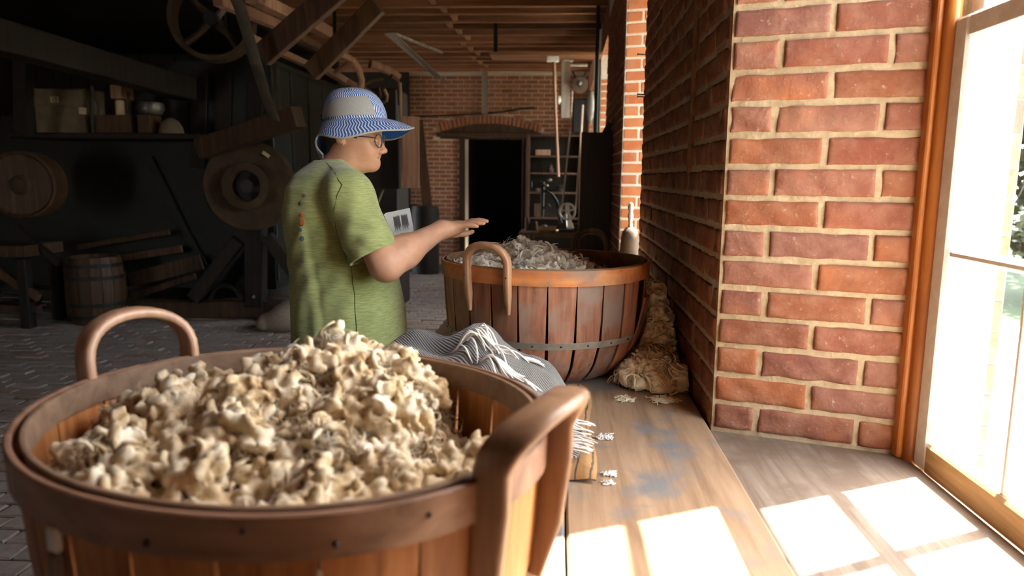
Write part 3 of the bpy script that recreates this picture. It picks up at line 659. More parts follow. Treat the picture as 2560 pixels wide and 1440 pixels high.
# ---- blended solids on a grid, skinned by surface nets
class Field:
    def __init__(s, lo, hi, h):
        s.lo = np.array(lo, float); s.h = h; s.n = np.ceil((np.array(hi)-s.lo)/h).astype(int)+1; s.F = np.full(s.n, 1.0, np.float32)
        s.ax = [s.lo[i]+h*np.arange(s.n[i]) for i in range(3)]
    def sub(s, lo, hi):
        a = np.clip(np.floor((np.array(lo)-s.lo)/s.h).astype(int), 0, s.n); b = np.clip(np.ceil((np.array(hi)-s.lo)/s.h).astype(int)+1, 0, s.n)
        sl = tuple(slice(i, j) for i, j in zip(a, b)); X, Y, Z = np.meshgrid(*[s.ax[i][sl[i]] for i in range(3)], indexing='ij', sparse=True); return sl, X, Y, Z
    def comb(s, sl, d, k, op):
        A = s.F[sl]
        if op == 'sub': d = -d; h = np.clip(.5-.5*(A-d)/k, 0, 1); s.F[sl] = A*(1-h)+d*h+k*h*(1-h)     # smooth max
        else: h = np.clip(.5+.5*(A-d)/k, 0, 1); s.F[sl] = A*(1-h)+d*h-k*h*(1-h)
    def cone(s, a, b, ra, rb, k=.012, op='add', sc=(1, 1, 1)):
        a, b = np.array(a, float), np.array(b, float); m = max(ra, rb)*max(1, *[1/q for q in sc])+k+.02; sl, X, Y, Z = s.sub(np.minimum(a, b)-m, np.maximum(a, b)+m)
        d = b-a; L2 = d@d+1e-12; t = np.clip(((X-a[0])*d[0]+(Y-a[1])*d[1]+(Z-a[2])*d[2])/L2, 0, 1)
        D = np.sqrt(((X-a[0]-t*d[0])*sc[0])**2+((Y-a[1]-t*d[1])*sc[1])**2+((Z-a[2]-t*d[2])*sc[2])**2)-(ra+(rb-ra)*t); s.comb(sl, D.astype(np.float32), k, op)
    def ell(s, c, r, k=.012, op='add', R=None):
        c, r = np.array(c, float), np.array(r, float); m = r.max()+k+.02; sl, X, Y, Z = s.sub(c-m, c+m); x, y, z = X-c[0], Y-c[1], Z-c[2]
        if R is not None: x, y, z = R[0][0]*x+R[1][0]*y+R[2][0]*z, R[0][1]*x+R[1][1]*y+R[2][1]*z, R[0][2]*x+R[1][2]*y+R[2][2]*z
        k0 = np.sqrt((x/r[0])**2+(y/r[1])**2+(z/r[2])**2); k1 = np.sqrt((x/r[0]**2)**2+(y/r[1]**2)**2+(z/r[2]**2)**2)+1e-6
        s.comb(sl, (k0*(k0-1)/k1).astype(np.float32), k, op)
    def loft(s, rows, k=.015, ny=2.3, YP=2.24):
        """rows: (z, x_back, x_front, half_width)"""
        rows = sorted(rows); zz, xb, xf, hw = np.array(rows).T; lo = (xb.min()-.05, YP-hw.max()-.05, zz[0]-.02); hi = (xf.max()+.05, YP+hw.max()+.05, zz[-1]+.05); sl, X, Y, Z = s.sub(lo, hi)
        def sm(v): return np.interp(np.clip(Z, zz[0], zz[-1]), zz, v)
        cx, rx, ry = (sm(xb)+sm(xf))/2, (sm(xf)-sm(xb))/2, sm(hw); q = (np.abs((X-cx)/rx)**ny+np.abs((Y-YP)/ry)**ny)**(1/ny); D = (q-1)*np.minimum(rx, ry)
        D = np.maximum(D, np.maximum(zz[0]-Z, Z-zz[-1])); s.comb(sl, D.astype(np.float32), k, 'add')
    def plane_cut(s, p, n, lo, hi):
        sl, X, Y, Z = s.sub(lo, hi); D = (X-p[0])*n[0]+(Y-p[1])*n[1]+(Z-p[2])*n[2]; s.F[sl] = np.maximum(s.F[sl], D)
    def mesh(s):
        F = s.F; I = F < 0; c = I[:-1, :-1, :-1].astype(np.int8)
        offs = [(i, j, k) for i in (0, 1) for j in (0, 1) for k in (0, 1)]; n0, n1, n2 = [q-1 for q in F.shape]; tot = np.zeros((n0, n1, n2), np.int8)
        for (i, j, k) in offs: tot += I[i:i+n0, j:j+n1, k:k+n2]
        act = (tot > 0) & (tot < 8); ids = np.argwhere(act); idx = np.full((n0, n1, n2), -1, np.int32); idx[act] = np.arange(len(ids))
        val = np.stack([F[ids[:, 0]+i, ids[:, 1]+j, ids[:, 2]+k] for (i, j, k) in offs], 1); acc = np.zeros((len(ids), 3)); cnt = np.zeros(len(ids))
        for a in range(8):
            for b in range(a+1, 8):
                if sum(abs(p-q) for p, q in zip(offs[a], offs[b])) != 1: continue
                m = (val[:, a] < 0) != (val[:, b] < 0); t = val[m, a]/(val[m, a]-val[m, b]); acc[m] += np.array(offs[a])+t[:, None]*(np.array(offs[b])-np.array(offs[a])); cnt[m] += 1
        V = s.lo+s.h*(ids+acc/cnt[:, None]); Q = []
        for ax in range(3):
            b_, c_ = (ax+1) % 3, (ax+2) % 3; s0 = [slice(None)]*3; s1 = [slice(None)]*3; s0[ax] = slice(0, -1); s1[ax] = slice(1, None)
            for q in (s0, s1): q[b_] = slice(1, -1); q[c_] = slice(1, -1)
            A, B = I[tuple(s0)], I[tuple(s1)]
            for fl in (0, 1):
                e = np.argwhere((A & ~B) if fl == 0 else (~A & B)); e[:, b_] += 1; e[:, c_] += 1
                def cell(db, dc): g = e.copy(); g[:, b_] += db; g[:, c_] += dc; return idx[g[:, 0], g[:, 1], g[:, 2]]
                q = np.stack([cell(-1, -1), cell(0, -1), cell(0, 0), cell(-1, 0)], 1); Q.append(q if fl == 0 else q[:, ::-1])
        return V, np.concatenate(Q)
# ================================================================== BENCH
bench = thing('workbench', 'long plank workbench running along the brick wall', 'workbench', (-.05, 2.4, 0))
BY0, BY1 = -.6, 4.9
def plank(x0, x1, y0, y1, ztop, th, seed, tilt=0):
    g = np.random.default_rng(seed); n = 40; ys_ = np.linspace(y0, y1, n); e0 = x0+g.normal(0, .0011, n); e1 = x1+g.normal(0, .0011, n); b = .004
    prof = [(0, -th), (0, -b), (b, 0), (1, 0), (2, -b), (2, -th)]; P = np.zeros((n, 6, 3))
    for j, (k, dz) in enumerate(prof):
        P[:, j, 0] = e0 if k == 0 else (e0+b if k == b else (e1-b if k == 1 else e1)); P[:, j, 1] = ys_; P[:, j, 2] = ztop+dz
    V = P.reshape(-1, 3); F = [(i*6+j, i*6+(j+1) % 6, (i+1)*6+(j+1) % 6, (i+1)*6+j) for i in range(n-1) for j in range(6)]+[tuple(range(6)), tuple(range((n-1)*6, n*6))[::-1]]
    m = MB(); m.add(V, [f[::-1] for f in F]); return m
for i, (a, b) in enumerate(((-.482, -.236), (-.233, .0175), (.0215, .373))): part('plank', plank(a, b, BY0, BY1, BENCH, .045, 5+i), 'bench_wood', bench)
part('apron', MB().box((-.45, (BY0+BY1)/2, BENCH-.125), (.03, BY1-BY0-.1, .16), None, .004), 'brown_wood', bench)
for y in (-.4, 1.4, 3.1, 4.75):
    for x in (-.43, .32): part('leg', MB().box((x, y, (BENCH-.045)/2), (.08, .08, BENCH-.045), None, .005), 'brown_wood', bench)

# ================================================================== BASKETS
def prof_r(t): return np.interp(t, [0, .03, .10, .22, .42, .7, 1], [.62, .70, .80, .895, .965, .99, 1.0])
def basket(name, label, c, H, R, ov, ov_a, ns, gap, mats, handles, off=.0, skip=(), band=None):
    b = thing(name, label, 'basket', (c[0], c[1], c[2]), 'bushel baskets of wool')
    def rf(th, t=1.0): return R*prof_r(t)*(1+ov*np.cos(2*(th-ov_a)))
    def pt(th, r, z): return np.stack([c[0]+r*np.cos(th), c[1]+r*np.sin(th), c[2]+z+0*r], -1)
    ts = np.array([0, .03, .07, .13, .2, .3, .42, .6, .8, .97])
    for i in range(ns):
        g = random.uniform(.5, 1)*gap; a0, a1 = off+2*math.pi*i/ns+g, off+2*math.pi*(i+1)/ns-g
        t0 = ts
        if i in skip: continue
        th = np.linspace(a0, a1, 4); TH, T = np.meshgrid(th, t0, indexing='ij'); mid = np.linspace(-1, 1, 4)[:, None]
        TH = (a0+a1)/2+(TH-(a0+a1)/2)*np.clip(.86+.14*T*1.0, 0, 1)        # staves narrow a little towards the foot
        rr = rf(TH, T)-.0012*mid**2+random.uniform(-.001, .0015)
        P = pt(TH, rr, T*H); part('stave', MB().grid(P, None, .0055), mats['stave'], b, True, 35)
    part('bottom', MB().lathe([(.001, .012), (R*.62, .012), (R*.62, .0), (.001, .0)], 40, c), mats['stave'], b)
    def hoop(nm, mat, z0, z1, ro, th_, n=96, amp=.0):
        th = np.arange(n)*2*math.pi/n; e = th_*.25; sec = [(0, z0), (0, z1), (-e, z1+e*.8), (-th_+e, z1+e*.8), (-th_, z1), (-th_, z0)]
        P = np.zeros((n, 7, 3))
        for j, (dr_, z) in enumerate(sec+[sec[0]]): P[:, j] = pt(th, rf(th, np.clip(z/H, 0, 1))+ro+dr_+amp*np.sin(5*th+j*.0), z+amp*.5*np.sin(3*th+1))
        P[:, 6] = P[:, 0]; m = MB(); m.grid(P, closed_u=True); part(nm, m, mat, b, True, 30)
    hoop('outer_hoop', mats['rim'], H-.043, H, .0085, .0085, amp=.001); hoop('inner_hoop', mats['inner'], H-.032, H+.001, -.0062, .008, amp=.001)
    if band:
        hoop('metal_band', 'galvanised', band, band+.02, .0022, .002)
        for i in range(0, ns):
            th = np.array([off+2*math.pi*(i+.5)/ns]); q = pt(th, rf(th, (band+.01)/H)+.003, np.array([band+.01]))[0]
            part('band_nail', MB().ball(q, .0028, 6, 4), 'black_iron', b)
    for (ha, hw, up_, dn, wd, thk, mat, lean) in handles:
        s = np.linspace(0, 1, 9); pts = []; ups = []
        def hp(a, z, extra): return np.array([c[0]+(rf(a, min(1, z/H))+extra)*math.cos(a), c[1]+(rf(a, min(1, z/H))+extra)*math.sin(a), c[2]+z])
        leg = [(H-dn, .010), (H-dn*.6, .013), (H-.03, .017), (H+up_*.15, .017)]
        for z, e in leg: pts.append(hp(ha-hw, z, e))
        for k in np.linspace(172, 8, 17): ck, sk = math.cos(math.radians(k)), math.sin(math.radians(k)); pts.append(hp(ha+hw*math.copysign(abs(ck)**.92, ck), H+up_*.15+up_*.85*sk**.85, .017+lean*sk))
        for z, e in leg[::-1]: pts.append(hp(ha+hw, z, e))
        pts = np.array(pts); n = len(pts); w = np.ones(n); w[0] = w[-1] = .45; w[1] = w[-2] = .9
        rad = np.array([math.cos(ha), math.sin(ha), 0]); fl = wd/thk
        part('handle', MB().tube(pts, thk/2*w, 16, True, False, fl, up=rad, sq=.6), mat, b, True, 60)
        for sg in (-1, 1):
            q = hp(ha+sg*hw, H-.02, .017+thk*.5); part('handle_nail', MB().ball(q, .003, 6, 4), 'black_iron', b)
    return b, rf
FC = (-.351, .906, BENCH); FH, FR = .30, .322
front, frf = basket('bushel_basket', 'large blurred basket heaped with cream wool in the foreground', FC, FH, FR, .075, math.radians(-30), 22, .0025,
    dict(stave='stave_front', rim='rim_front', inner='rim_inner'),
    [(math.radians(-24), math.radians(13.5), .066, .19, .042, .017, 'handle_wood', .026), (math.radians(151), math.radians(13.5), .082, .13, .038, .018, 'handle_wood', .01)])
def on_front(px, dz, extra):     # a spot on the near side of the foreground basket under a photo column
    best = min((math.radians(q*.25) for q in range(-720, 0)), key=lambda t_: abs(to_px((FC[0]+frf(t_)*math.cos(t_), FC[1]+frf(t_)*math.sin(t_), FC[2]+FH-dz))[0]-px)); r_ = float(frf(best, 1-dz/FH))+extra
    return np.array([FC[0]+r_*math.cos(best), FC[1]+r_*math.sin(best), FC[2]+FH-dz]), best
for dz, hgt, mt in ((.052, .026, 'white_paint'), (.085, .030, 'handle_grey')):
    q, a_ = on_front(158, dz, .010); part('metal_clip', MB().box(q, (.008, .016, hgt), rot('Z', math.degrees(a_)), .002), mt, front)
for px, dz in ((838, .030), (1062, .018), (610, .012), (380, .03)): q, a_ = on_front(px, dz, .0095); part('rim_nail', MB().ball(q, .003, 8, 5), 'black_iron', front)
RC = (-.047, 2.277, BENCH); RH, RR = .35, .318
far_b, rrf = basket('bushel_basket', 'weathered stave basket with a metal band standing against the brick pier', RC, RH, RR, 0, 0, 24, .0045,
    dict(stave='stave_far', rim='rim_far', inner='rim_inner'),
    [(math.radians(-118), math.radians(11.5), .066, .125, .024, .021, 'handle_wood', .006), (math.radians(62), math.radians(10.5), .066, .11, .024, .020, 'handle_grey', .004)],
    off=.05, skip=(22,), band=.125)
# the sprung, broken stave on the right flank
a = math.radians(-22); 
def bp(r, z, da=0): return np.array([RC[0]+r*math.cos(a+da), RC[1]+r*math.sin(a+da), RC[2]+z])
P = np.stack([[bp(r, z, da) for (r, z) in ((.215, .004), (.262, .05), (.297, .10), (.318, .16), (.330, .215), (.338, .255))] for da in (-.085, -.02, .05)]); part('broken_stave', MB().grid(P, None, .006), 'stave_far', far_b, True, 35, label='split stave sprung loose from the basket')

# ================================================================== WOOL
def fleece(hf, inside, xs, ys, n_cl, cl_r, blob, per, h, k, lift=.0):
    """raw fleece as knobbly curled clumps blended into one skin"""
    z0 = None; px = rng.uniform(xs[0], xs[1], n_cl*3); py = rng.uniform(ys[0], ys[1], n_cl*3); m = inside(px, py); px, py = px[m][:n_cl], py[m][:n_cl]; pz = hf(px, py)
    fld = Field((xs[0]-.05, ys[0]-.05, pz.min()-.07), (xs[1]+.05, ys[1]+.05, pz.max()+.10), h)
    for x, y, z in zip(px, py, pz):
        R_ = rng.uniform(*cl_r); c = np.array([x, y, z-R_*.35+lift]); fld.ell(c, np.array([1, 1, .8])*R_*.62, k)
        for q in range(per):          # each clump carries short curled strings of knobs
            d = rng.normal(size=3); d[2] = abs(d[2])*.8; d /= np.linalg.norm(d); p = c+d*R_*rng.uniform(.55, .85); t = np.cross(d, rng.normal(size=3)); t /= np.linalg.norm(t)+1e-9; b = rng.uniform(*blob)
            for w in range(rng.integers(2, 5)):
                if inside(p[0], p[1]): fld.ell(p, b*rng.uniform(.75, 1.15, 3), k*.7)
                p = p+t*b*1.05; t = t*.75+rng.normal(size=3)*.5+d*.1; t /= np.linalg.norm(t)
    V, F = fld.mesh(); g = vnoise3(V, 210, 31)*.0016+vnoise3(V, 430, 32)*.0010; return V+g[:, None]*rng.normal(size=(1, 3))+(vnoise3(V, 300, 33)*.0012)[:, None]*np.array([.3, -.2, 1]), F
def vnoise3(V, s, seed):
    r = np.random.default_rng(seed); o = 0
    for k in range(6): d = r.normal(size=3); d /= np.linalg.norm(d); o = o+np.sin(s*r.uniform(.6, 1.5)*(V@d)+r.uniform(0, 6.3))
    return o/3
def mound(name, label, hf, xs, ys, inside, n_lock, lr, ll, mat, n_fuzz, fr, fl_, base_drop=.012, curl=.35, cat='wool', S=6, upb=.5, puff=0, blobs=None, post=None):
    X, Y = np.meshgrid(xs, ys, indexing='ij'); ok = inside(X, Y); Z = hf(X, Y)-base_drop
    A, B = X.shape; V = np.stack([X, Y, Z], -1).reshape(-1, 3); F = []
    idx = np.arange(A*B).reshape(A, B); q = ok[:-1, :-1] & ok[1:, :-1] & ok[1:, 1:] & ok[:-1, 1:]
    F0 = np.stack([idx[:-1, :-1][q], idx[1:, :-1][q], idx[1:, 1:][q], idx[:-1, 1:][q]], -1)
    def strands(n, rr, LL, K, S_, cu):
        px = rng.uniform(xs[0], xs[-1], n*3); py = rng.uniform(ys[0], ys[-1], n*3); m = inside(px, py); px, py = px[m][:n], py[m][:n]; n = len(px)
        p0 = np.stack([px, py, hf(px, py)-base_drop*.6], -1); d = rng.normal(size=(n, 3)); d[:, 2] = np.abs(d[:, 2])*upb; d /= np.linalg.norm(d, axis=1)[:, None]
        a = np.cross(d, rng.normal(size=(n, 3))); a /= np.linalg.norm(a, axis=1)[:, None]; b = np.cross(d, a); t = np.linspace(0, 1, K)
        Ls = rng.uniform(*LL, n)[:, None, None]; w = rng.uniform(3, 8.5, n)[:, None]; ph = rng.uniform(0, 6.3, n)[:, None]; cr = (rng.uniform(.3, 1, n)*cu)[:, None, None]*Ls
        an = w*t+ph; pts = p0[:, None]+d[:, None]*Ls*(t-.3)[:, None]+cr*(np.cos(an)[..., None]*a[:, None]+np.sin(an)[..., None]*b[:, None])
        hz = hf(pts[..., 0], pts[..., 1]); pts[..., 2] = np.maximum(pts[..., 2], hz-base_drop); pts[..., 2] -= .25*np.maximum(0, pts[..., 2]-hz-.03)
        prof = np.sin(np.clip(t*.86+.09, 0, 1)*math.pi)**.6; rad = rng.uniform(*rr, n)[:, None]*prof*(1+.38*np.sin(t*19+ph*3)+rng.normal(0, .16, (n, K)))
        return tubes(pts, np.maximum(rad, 1e-4), S_)
    parts_ = [(V, F0), strands(n_lock, lr, ll, 12, S, curl), strands(n_fuzz, fr, fl_, 7, 3, .5)]
    if blobs: parts_.append(fleece(hf, inside, (xs[0], xs[-1]), (ys[0], ys[-1]), **blobs))
    if puff: parts_.append(strands(puff, (lr[1]*1.0, lr[1]*1.7), (ll[0]*.5, ll[1]*.5), 9, S+2, .25))
    Vall, Fall, off_ = [], [], 0
    for a_, b_ in parts_: Vall.append(a_); Fall.append(b_+off_); off_ += len(a_)
    Vall = np.concatenate(Vall); Fall = np.concatenate(Fall)
    if post is not None: Vall = post(Vall)
    lo, hi = Vall.min(0), Vall.max(0); base = np.array([(lo[0]+hi[0])/2, (lo[1]+hi[1])/2, lo[2]])
    o = link(name, make_mesh(name, Vall-base, Fall, True), mat, None, base); return tag(o, label, cat, kind='stuff')
def vnoise(x, y, s, seed=0):
    r = np.random.default_rng(seed); o = 0
    for k in range(6):
        a = r.uniform(0, 6.3); f = s*r.uniform(.6, 1.6); o = o+np.sin(f*(x*math.cos(a)+y*math.sin(a))+r.uniform(0, 6.3))
    return o/6
def fin_(x, y, m=.040):
    th = np.arctan2(y-FC[1], x-FC[0]); return np.hypot(x-FC[0], y-FC[1]) < frf(th)-m
_cl = np.random.default_rng(21); _cx = _cl.uniform(-.36, .36, 95)+FC[0]; _cy = _cl.uniform(-.36, .36, 95)+FC[1]; _cw = _cl.uniform(.020, .040, 95); _ch = _cl.uniform(.025, .060, 95)
def clumps(x, y):
    o = np.zeros(np.broadcast(x, y).shape)
    for a_, b_, w_, h_ in zip(_cx, _cy, _cw, _ch): o = np.maximum(o, h_*np.exp(-(((x-a_)**2+(y-b_)**2)/w_**2)**1.3))
    return o-.022
def fhf(x, y):
    dx, dy = x-FC[0], y-FC[1]; z = FC[2]+FH-.070
    z = z+0.088*np.exp(-((dx-.04)**2/.014+(dy-.17)**2/.013))+.055*np.exp(-((dx+.03)**2/.03+(dy-.02)**2/.03))+.02*np.exp(-((dx+.2)**2/.015+(dy-.05)**2/.03))
    z = z-.055*np.exp(-((dx-.245)**2/.010+(dy-.12)**2/.02))-.015*np.exp(-((dx+.12)**2/.01+(dy-.28)**2/.008))
    return z+clumps(x, y)+.008*vnoise(x, y, 95, 4)
mound('fleece_wool', 'cream clumps of raw fleece filling the foreground basket', fhf, np.linspace(-.75, .05, 90), np.linspace(.5, 1.32, 90), fin_, 1100, (.0022, .0052), (.02, .05), 'wool_cream', 16000, (.0004, .0010), (.014, .04), base_drop=.022, curl=.36, S=6, blobs=dict(n_cl=190, cl_r=(.018, .046), blob=(.0035, .0095), per=24, h=.0032, k=.0035))
def keep_in(V):                  # loose wool stays inside the staves
    d = V[:, :2]-np.array(RC[:2]); r = np.hypot(*d.T)+1e-9; lim = RR*prof_r(np.clip((V[:, 2]-RC[2])/RH, 0, 1))-.022; k = np.where(V[:, 2] < RC[2]+RH+.006, np.minimum(1, lim/r), 1); V = V.copy(); V[:, :2] = np.array(RC[:2])+d*k[:, None]; return V
def keep_out(V):                 # spilled wool stays outside them and above the bench
    d = V[:, :2]-np.array(RC[:2]); r = np.hypot(*d.T)+1e-9; lim = RR*prof_r(np.clip((V[:, 2]-RC[2])/RH, 0, 1))+.016; V = V.copy(); V[:, :2] = np.array(RC[:2])+d*np.maximum(1, lim/r)[:, None]; V[:, 0] = np.minimum(V[:, 0], .371); V[:, 2] = np.maximum(V[:, 2], BENCH+.0015); return V
def rin(x, y, m=.045): return np.hypot(x-RC[0], y-RC[1]) < RR-m
def rhf(x, y):
    dx, dy = x-RC[0], y-RC[1]; z = RC[2]+RH-.055
    z = z+0.060*np.exp(-((dx+.10)**2/.010+(dy-.15)**2/.02))+.045*np.exp(-((dx-.02)**2/.018+(dy-.12)**2/.02))+.050*np.exp(-((dx+.0)**2/.018+(dy+.10)**2/.02))+.028*np.exp(-((dx+.24)**2/.01+(dy)**2/.05))
    z = z-.04*np.exp(-((dx-.25)**2/.012+(dy)**2/.05)); return z+.010*vnoise(x, y, 50, 5)+.006*vnoise(x, y, 110, 6)
mound('fleece_wool', 'greyish locks of fleece mounded in the weathered basket', rhf, np.linspace(-.36, .27, 70), np.linspace(1.96, 2.6, 70), rin, 320, (.002, .005), (.03, .08), 'wool_grey', 5000, (.0003, .0006), (.02, .06), base_drop=.014, curl=.34, blobs=dict(n_cl=150, cl_r=(.016, .034), blob=(.0035, .0085), per=14, h=.0034, k=.005), post=keep_in)
# fleece spilled between basket and wall
HX, HY = .285, 2.13
def shf(x, y):
    z = BENCH+.002+.25*np.exp(-(((x-.312)/.050)**2+((y-2.36)/.13)**2)**1.2)+.075*np.exp(-(((x-.27)/.085)**2+((y-2.12)/.085)**2))+.03*np.exp(-(((x-.365)/.06)**2+((y-2.06)/.05)**2))
    return z+.008*vnoise(x, y, 80, 9)
def sin_(x, y): return (shf(x, y) > BENCH+.018) & (np.hypot(x-RC[0], y-RC[1]) > .285) & (x < .375) & (y > 1.9)
mound('spilled_fleece', 'golden fleece spilled on the bench between basket and wall', shf, np.linspace(.12, .385, 70), np.linspace(1.9, 2.7, 90), sin_, 500, (.0018, .0045), (.03, .07), 'wool_gold', 5000, (.0003, .0006), (.02, .05), base_drop=.010, curl=.42, upb=.8, blobs=dict(n_cl=150, cl_r=(.014, .034), blob=(.0035, .0085), per=14, h=.0034, k=.005), post=keep_out)
for i, (px, py, lab) in enumerate(((1524, 1186, 'tiny white wool tuft on the bench by the blanket corner'), (1519, 1208, 'tiny white wool tuft nearest the blanket corner'), (1512, 1095, 'thin wisp of wool beside the tan blanket edge'), (1652, 1002, 'loose wool scrap lying just in front of the spilled fleece'), (1560, 1000, 'small loose wool scrap in front of the broken stave'))):
    c0 = at(px, py, z=BENCH); n = 60; t = np.linspace(0, 1, 7); R_ = (.012, .01, .02, .035, .025)[i]
    p0 = c0+rng.normal(size=(n, 3))*np.array([R_*.4, R_*.4, 0]); d = rng.normal(size=(n, 3)); d[:, 2] *= .2; pts = p0[:, None]+d[:, None]*R_*.6*(t-.5)[:, None]+np.sin(t*7)[:, None]*rng.normal(size=(n, 1, 3))*R_*.25; pts[..., 2] = BENCH+.002+np.abs(pts[..., 2]-BENCH)*.5
    V, F = tubes(pts, np.full((n, 7), .0012), 4); o = link('wool_scrap', make_mesh('wool_scrap', V-c0, F, True), 'wool_gold' if i > 2 else 'yarn_white', None, c0); tag(o, lab, 'wool', 'loose wool on the bench')
st0 = at(1226, 1050, y=1.12); single('straw', MB().tube([st0+np.array([0, 0, -.05]), st0+np.array([0, 0, -.01]), st0+np.array([.001, 0, .03])], .0022, 6), 'pale_wood', 'short straw stalk standing up in the foreground wool', 'straw')

# ================================================================== BLANKET AND SHAWL
u = np.linspace(0, 1, 40); v = np.linspace(0, 1, 40); U, Vv = np.meshgrid(u, v, indexing='ij')
BX = -.42+U*.505+.006*np.sin(Vv*9)+.010*(Vv-.5)*U; BYy = 1.375+Vv*.62+.006*np.sin(U*16)
edge = np.minimum(np.minimum(U, 1-U)*.5, np.minimum(Vv, 1-Vv)*.62); BZ = BENCH+.008+.026*(1-np.exp(-edge/.012))+.003*np.sin(U*40+Vv*3)*np.exp(-edge/.06)
m = MB(); m.grid(np.stack([BX, BYy, BZ], -1), np.stack([U, Vv], -1), .003); single('striped_blanket', m, 'tan_blanket', 'tan blanket with dark stripes folded flat on the bench', 'blanket', smooth=True, angle=80)
def ridge(x): return np.interp(x, [-.50, -.40, -.32, -.21, -.12, -.06, -.02, .02, .05], [.12, .19, .205, .222, .19, .165, .13, .08, .036])
def chf(x, y):
    x, y = np.asarray(x, float), np.asarray(y, float)
    c = 1.70-.25*np.clip(x+.05, -.2, .1); w = np.where(y > c, .17, .26); k = np.exp(-(np.abs(y-c)/w)**2.6)
    z = ridge(x)*k; f = .014*np.sin(34*x+26*y+3*np.sin(9*y))+.010*np.sin(62*y-25*x+2*np.sin(20*x))+.008*vnoise(x, y, 60, 12)
    return BENCH+.046+np.maximum(np.maximum(z-.04, 0)+f*np.clip(z/.1, 0, 1), 0)
U, Vv = np.meshgrid(np.linspace(0, 1, 90), np.linspace(0, 1, 80), indexing='ij'); SX = -.50+U*.545+.012*np.sin(Vv*8); SY = 1.40+Vv*.50+.008*np.sin(U*13)
m = MB(); m.grid(np.stack([SX, SY, chf(SX, SY)], -1), np.stack([U*1.0, Vv*1.0], -1), .004)
sh = thing('fringed_shawl', 'rumpled grey woven shawl with white fringe lying between the baskets', 'shawl', (-.2, 1.65, BENCH+.03)); part('cloth', m, 'shawl_grey', sh, True, 80)
def fringe(name, starts, dirs, n_pts, L, lift, curlk):
    for p, d in zip(starts, dirs):
        t = np.linspace(0, 1, n_pts); a = rng.uniform(-curlk, curlk); b = rng.uniform(-.5, .5); th = math.atan2(d[1], d[0])+a*t**1.5+b*.3
        step = L*rng.uniform(.75, 1.15)/n_pts; x = p[0]+np.cumsum(np.cos(th))*step; y = p[1]+np.cumsum(np.sin(th))*step
        z = np.maximum(chf(x, y), BENCH+.034*(x < .085)+.004)+lift*np.sin(t*math.pi)*rng.uniform(.2, 1)+.004
        part('fringe_strand', MB().tube(np.stack([x, y, z], -1), .0021*np.interp(t, [0, .85, 1], [1, 1, .5]), 5), 'yarn_white', sh, True)
S1 = [at(1128+i*5+random.uniform(-3, 3), 858+random.uniform(-8, 16), y=1.66)[:2]+np.array([0, rng.uniform(-.02, .03)]) for i in range(20)]
fringe('f', S1, [(1, -.7+.1*(i % 5)) for i in range(20)], 12, .085, .022, 1.3)
S2 = [at(1195+i*4.4, 915+random.uniform(-10, 20), y=1.60)[:2] for i in range(20)]; fringe('f', S2, [(1, -.45+.08*(i % 4)) for i in range(20)], 12, .075, .012, 1.0)
S3 = [at(1300+i*4, 912+random.uniform(-4, 6), y=1.72)[:2] for i in range(8)]; fringe('f', S3, [(1, .25-.1*(i % 4)) for i in range(8)], 9, .035, .004, .6)
S4 = [(.020+.004*(i % 3), 1.42+i*.009) for i in range(22)]; fringe('f', S4, [(1, -.35) for i in range(22)], 9, .055, .006, .4)
S5 = [at(1235+i*9, 968, y=1.50)[:2] for i in range(5)]; fringe('f', S5, [(1, .2)]*5, 8, .04, .004, .6)
# ================================================================== PERSON (built as smooth-blended solids, one skin surface)
YP = 2.24; PS = 2.22/F_PX                      # depth of the body's middle plane and metres per photo pixel there
def pp(px, py, dy=0.0): q = at(px, py, y=YP); return np.array([q[0], YP+dy, q[2]])
def pa(px, py, dy=0.0): return at(px, py, y=YP+dy)
def solid(name, fld, mat, parent, deform=None):
    V, F = fld.mesh()
    if deform is not None: V = deform(V)
    o = link(name, make_mesh(name, V-wl_of(parent), F, True), mat, parent); WLOC[o] = wl_of(parent); return o
person = thing('person', 'person in a green t-shirt and striped sun hat reaching over the wool', 'person', (pp(880, 800)[0], YP, 0))
# ---- skin: head, neck, trunk core, both arms and hands
h = .0034; B = Field((pp(700, 300)[0], YP-.34, .72), (pp(1235, 300)[0], YP+.30, 1.68), h); e = PS
def R2(deg): return rot('Y', deg)
B.ell(pp(884, 312), (70*e, .076, 76*e), .02)                                  # skull
B.ell(pp(906, 368), (43*e, .060, 57*e), .03)                                  # face
B.cone(pp(889, 402, -.03), pp(930, 411, -.012), 14*e, 13*e, .03); B.cone(pp(889, 402, .03), pp(930, 411, .012), 14*e, 13*e, .03)   # jaw
B.ell(pp(933, 411), (13*e, .020, 12*e), .012)                                 # chin
B.ell(pp(926, 378, -.034), (20*e, .024, 22*e), .02); B.ell(pp(926, 378, .034), (20*e, .024, 22*e), .02)    # cheeks
B.ell(pp(934, 340), (15*e, .052, 9*e), .012)                                  # brow
for sy in (-1, 1): B.ell(pp(946, 353, sy*.034), (9*e, .015, 7*e), .008, 'sub'); B.ell(pp(936, 353, sy*.033), (10*e, .0125, 8*e), .004)   # eye sockets and lids
B.cone(pp(947, 345), pp(959, 376), 4.5*e, 7.5*e, .010); B.ell(pp(961, 377), (7.5*e, .010, 6.5*e), .006)    # nose bridge, tip
for sy in (-1, 1): B.ell(pp(954, 381, sy*.010), (7*e, .0075, 5*e), .004); B.ell(pp(956, 386.5, sy*.006), (3*e, .003, 2*e), .002, 'sub')  # wings, nostrils
B.ell(pp(940, 391), (8.5*e, .023, 5*e), .006); B.ell(pp(939, 400), (8*e, .020, 4.5*e), .006)                # lips
B.ell(pp(951, 395.2), (15*e, .023, 1.7*e), .0022, 'sub')                                                    # mouth line
B.ell(pp(941, 406), (4*e, .014, 2.5*e), .006, 'sub')                                                        # dip above chin
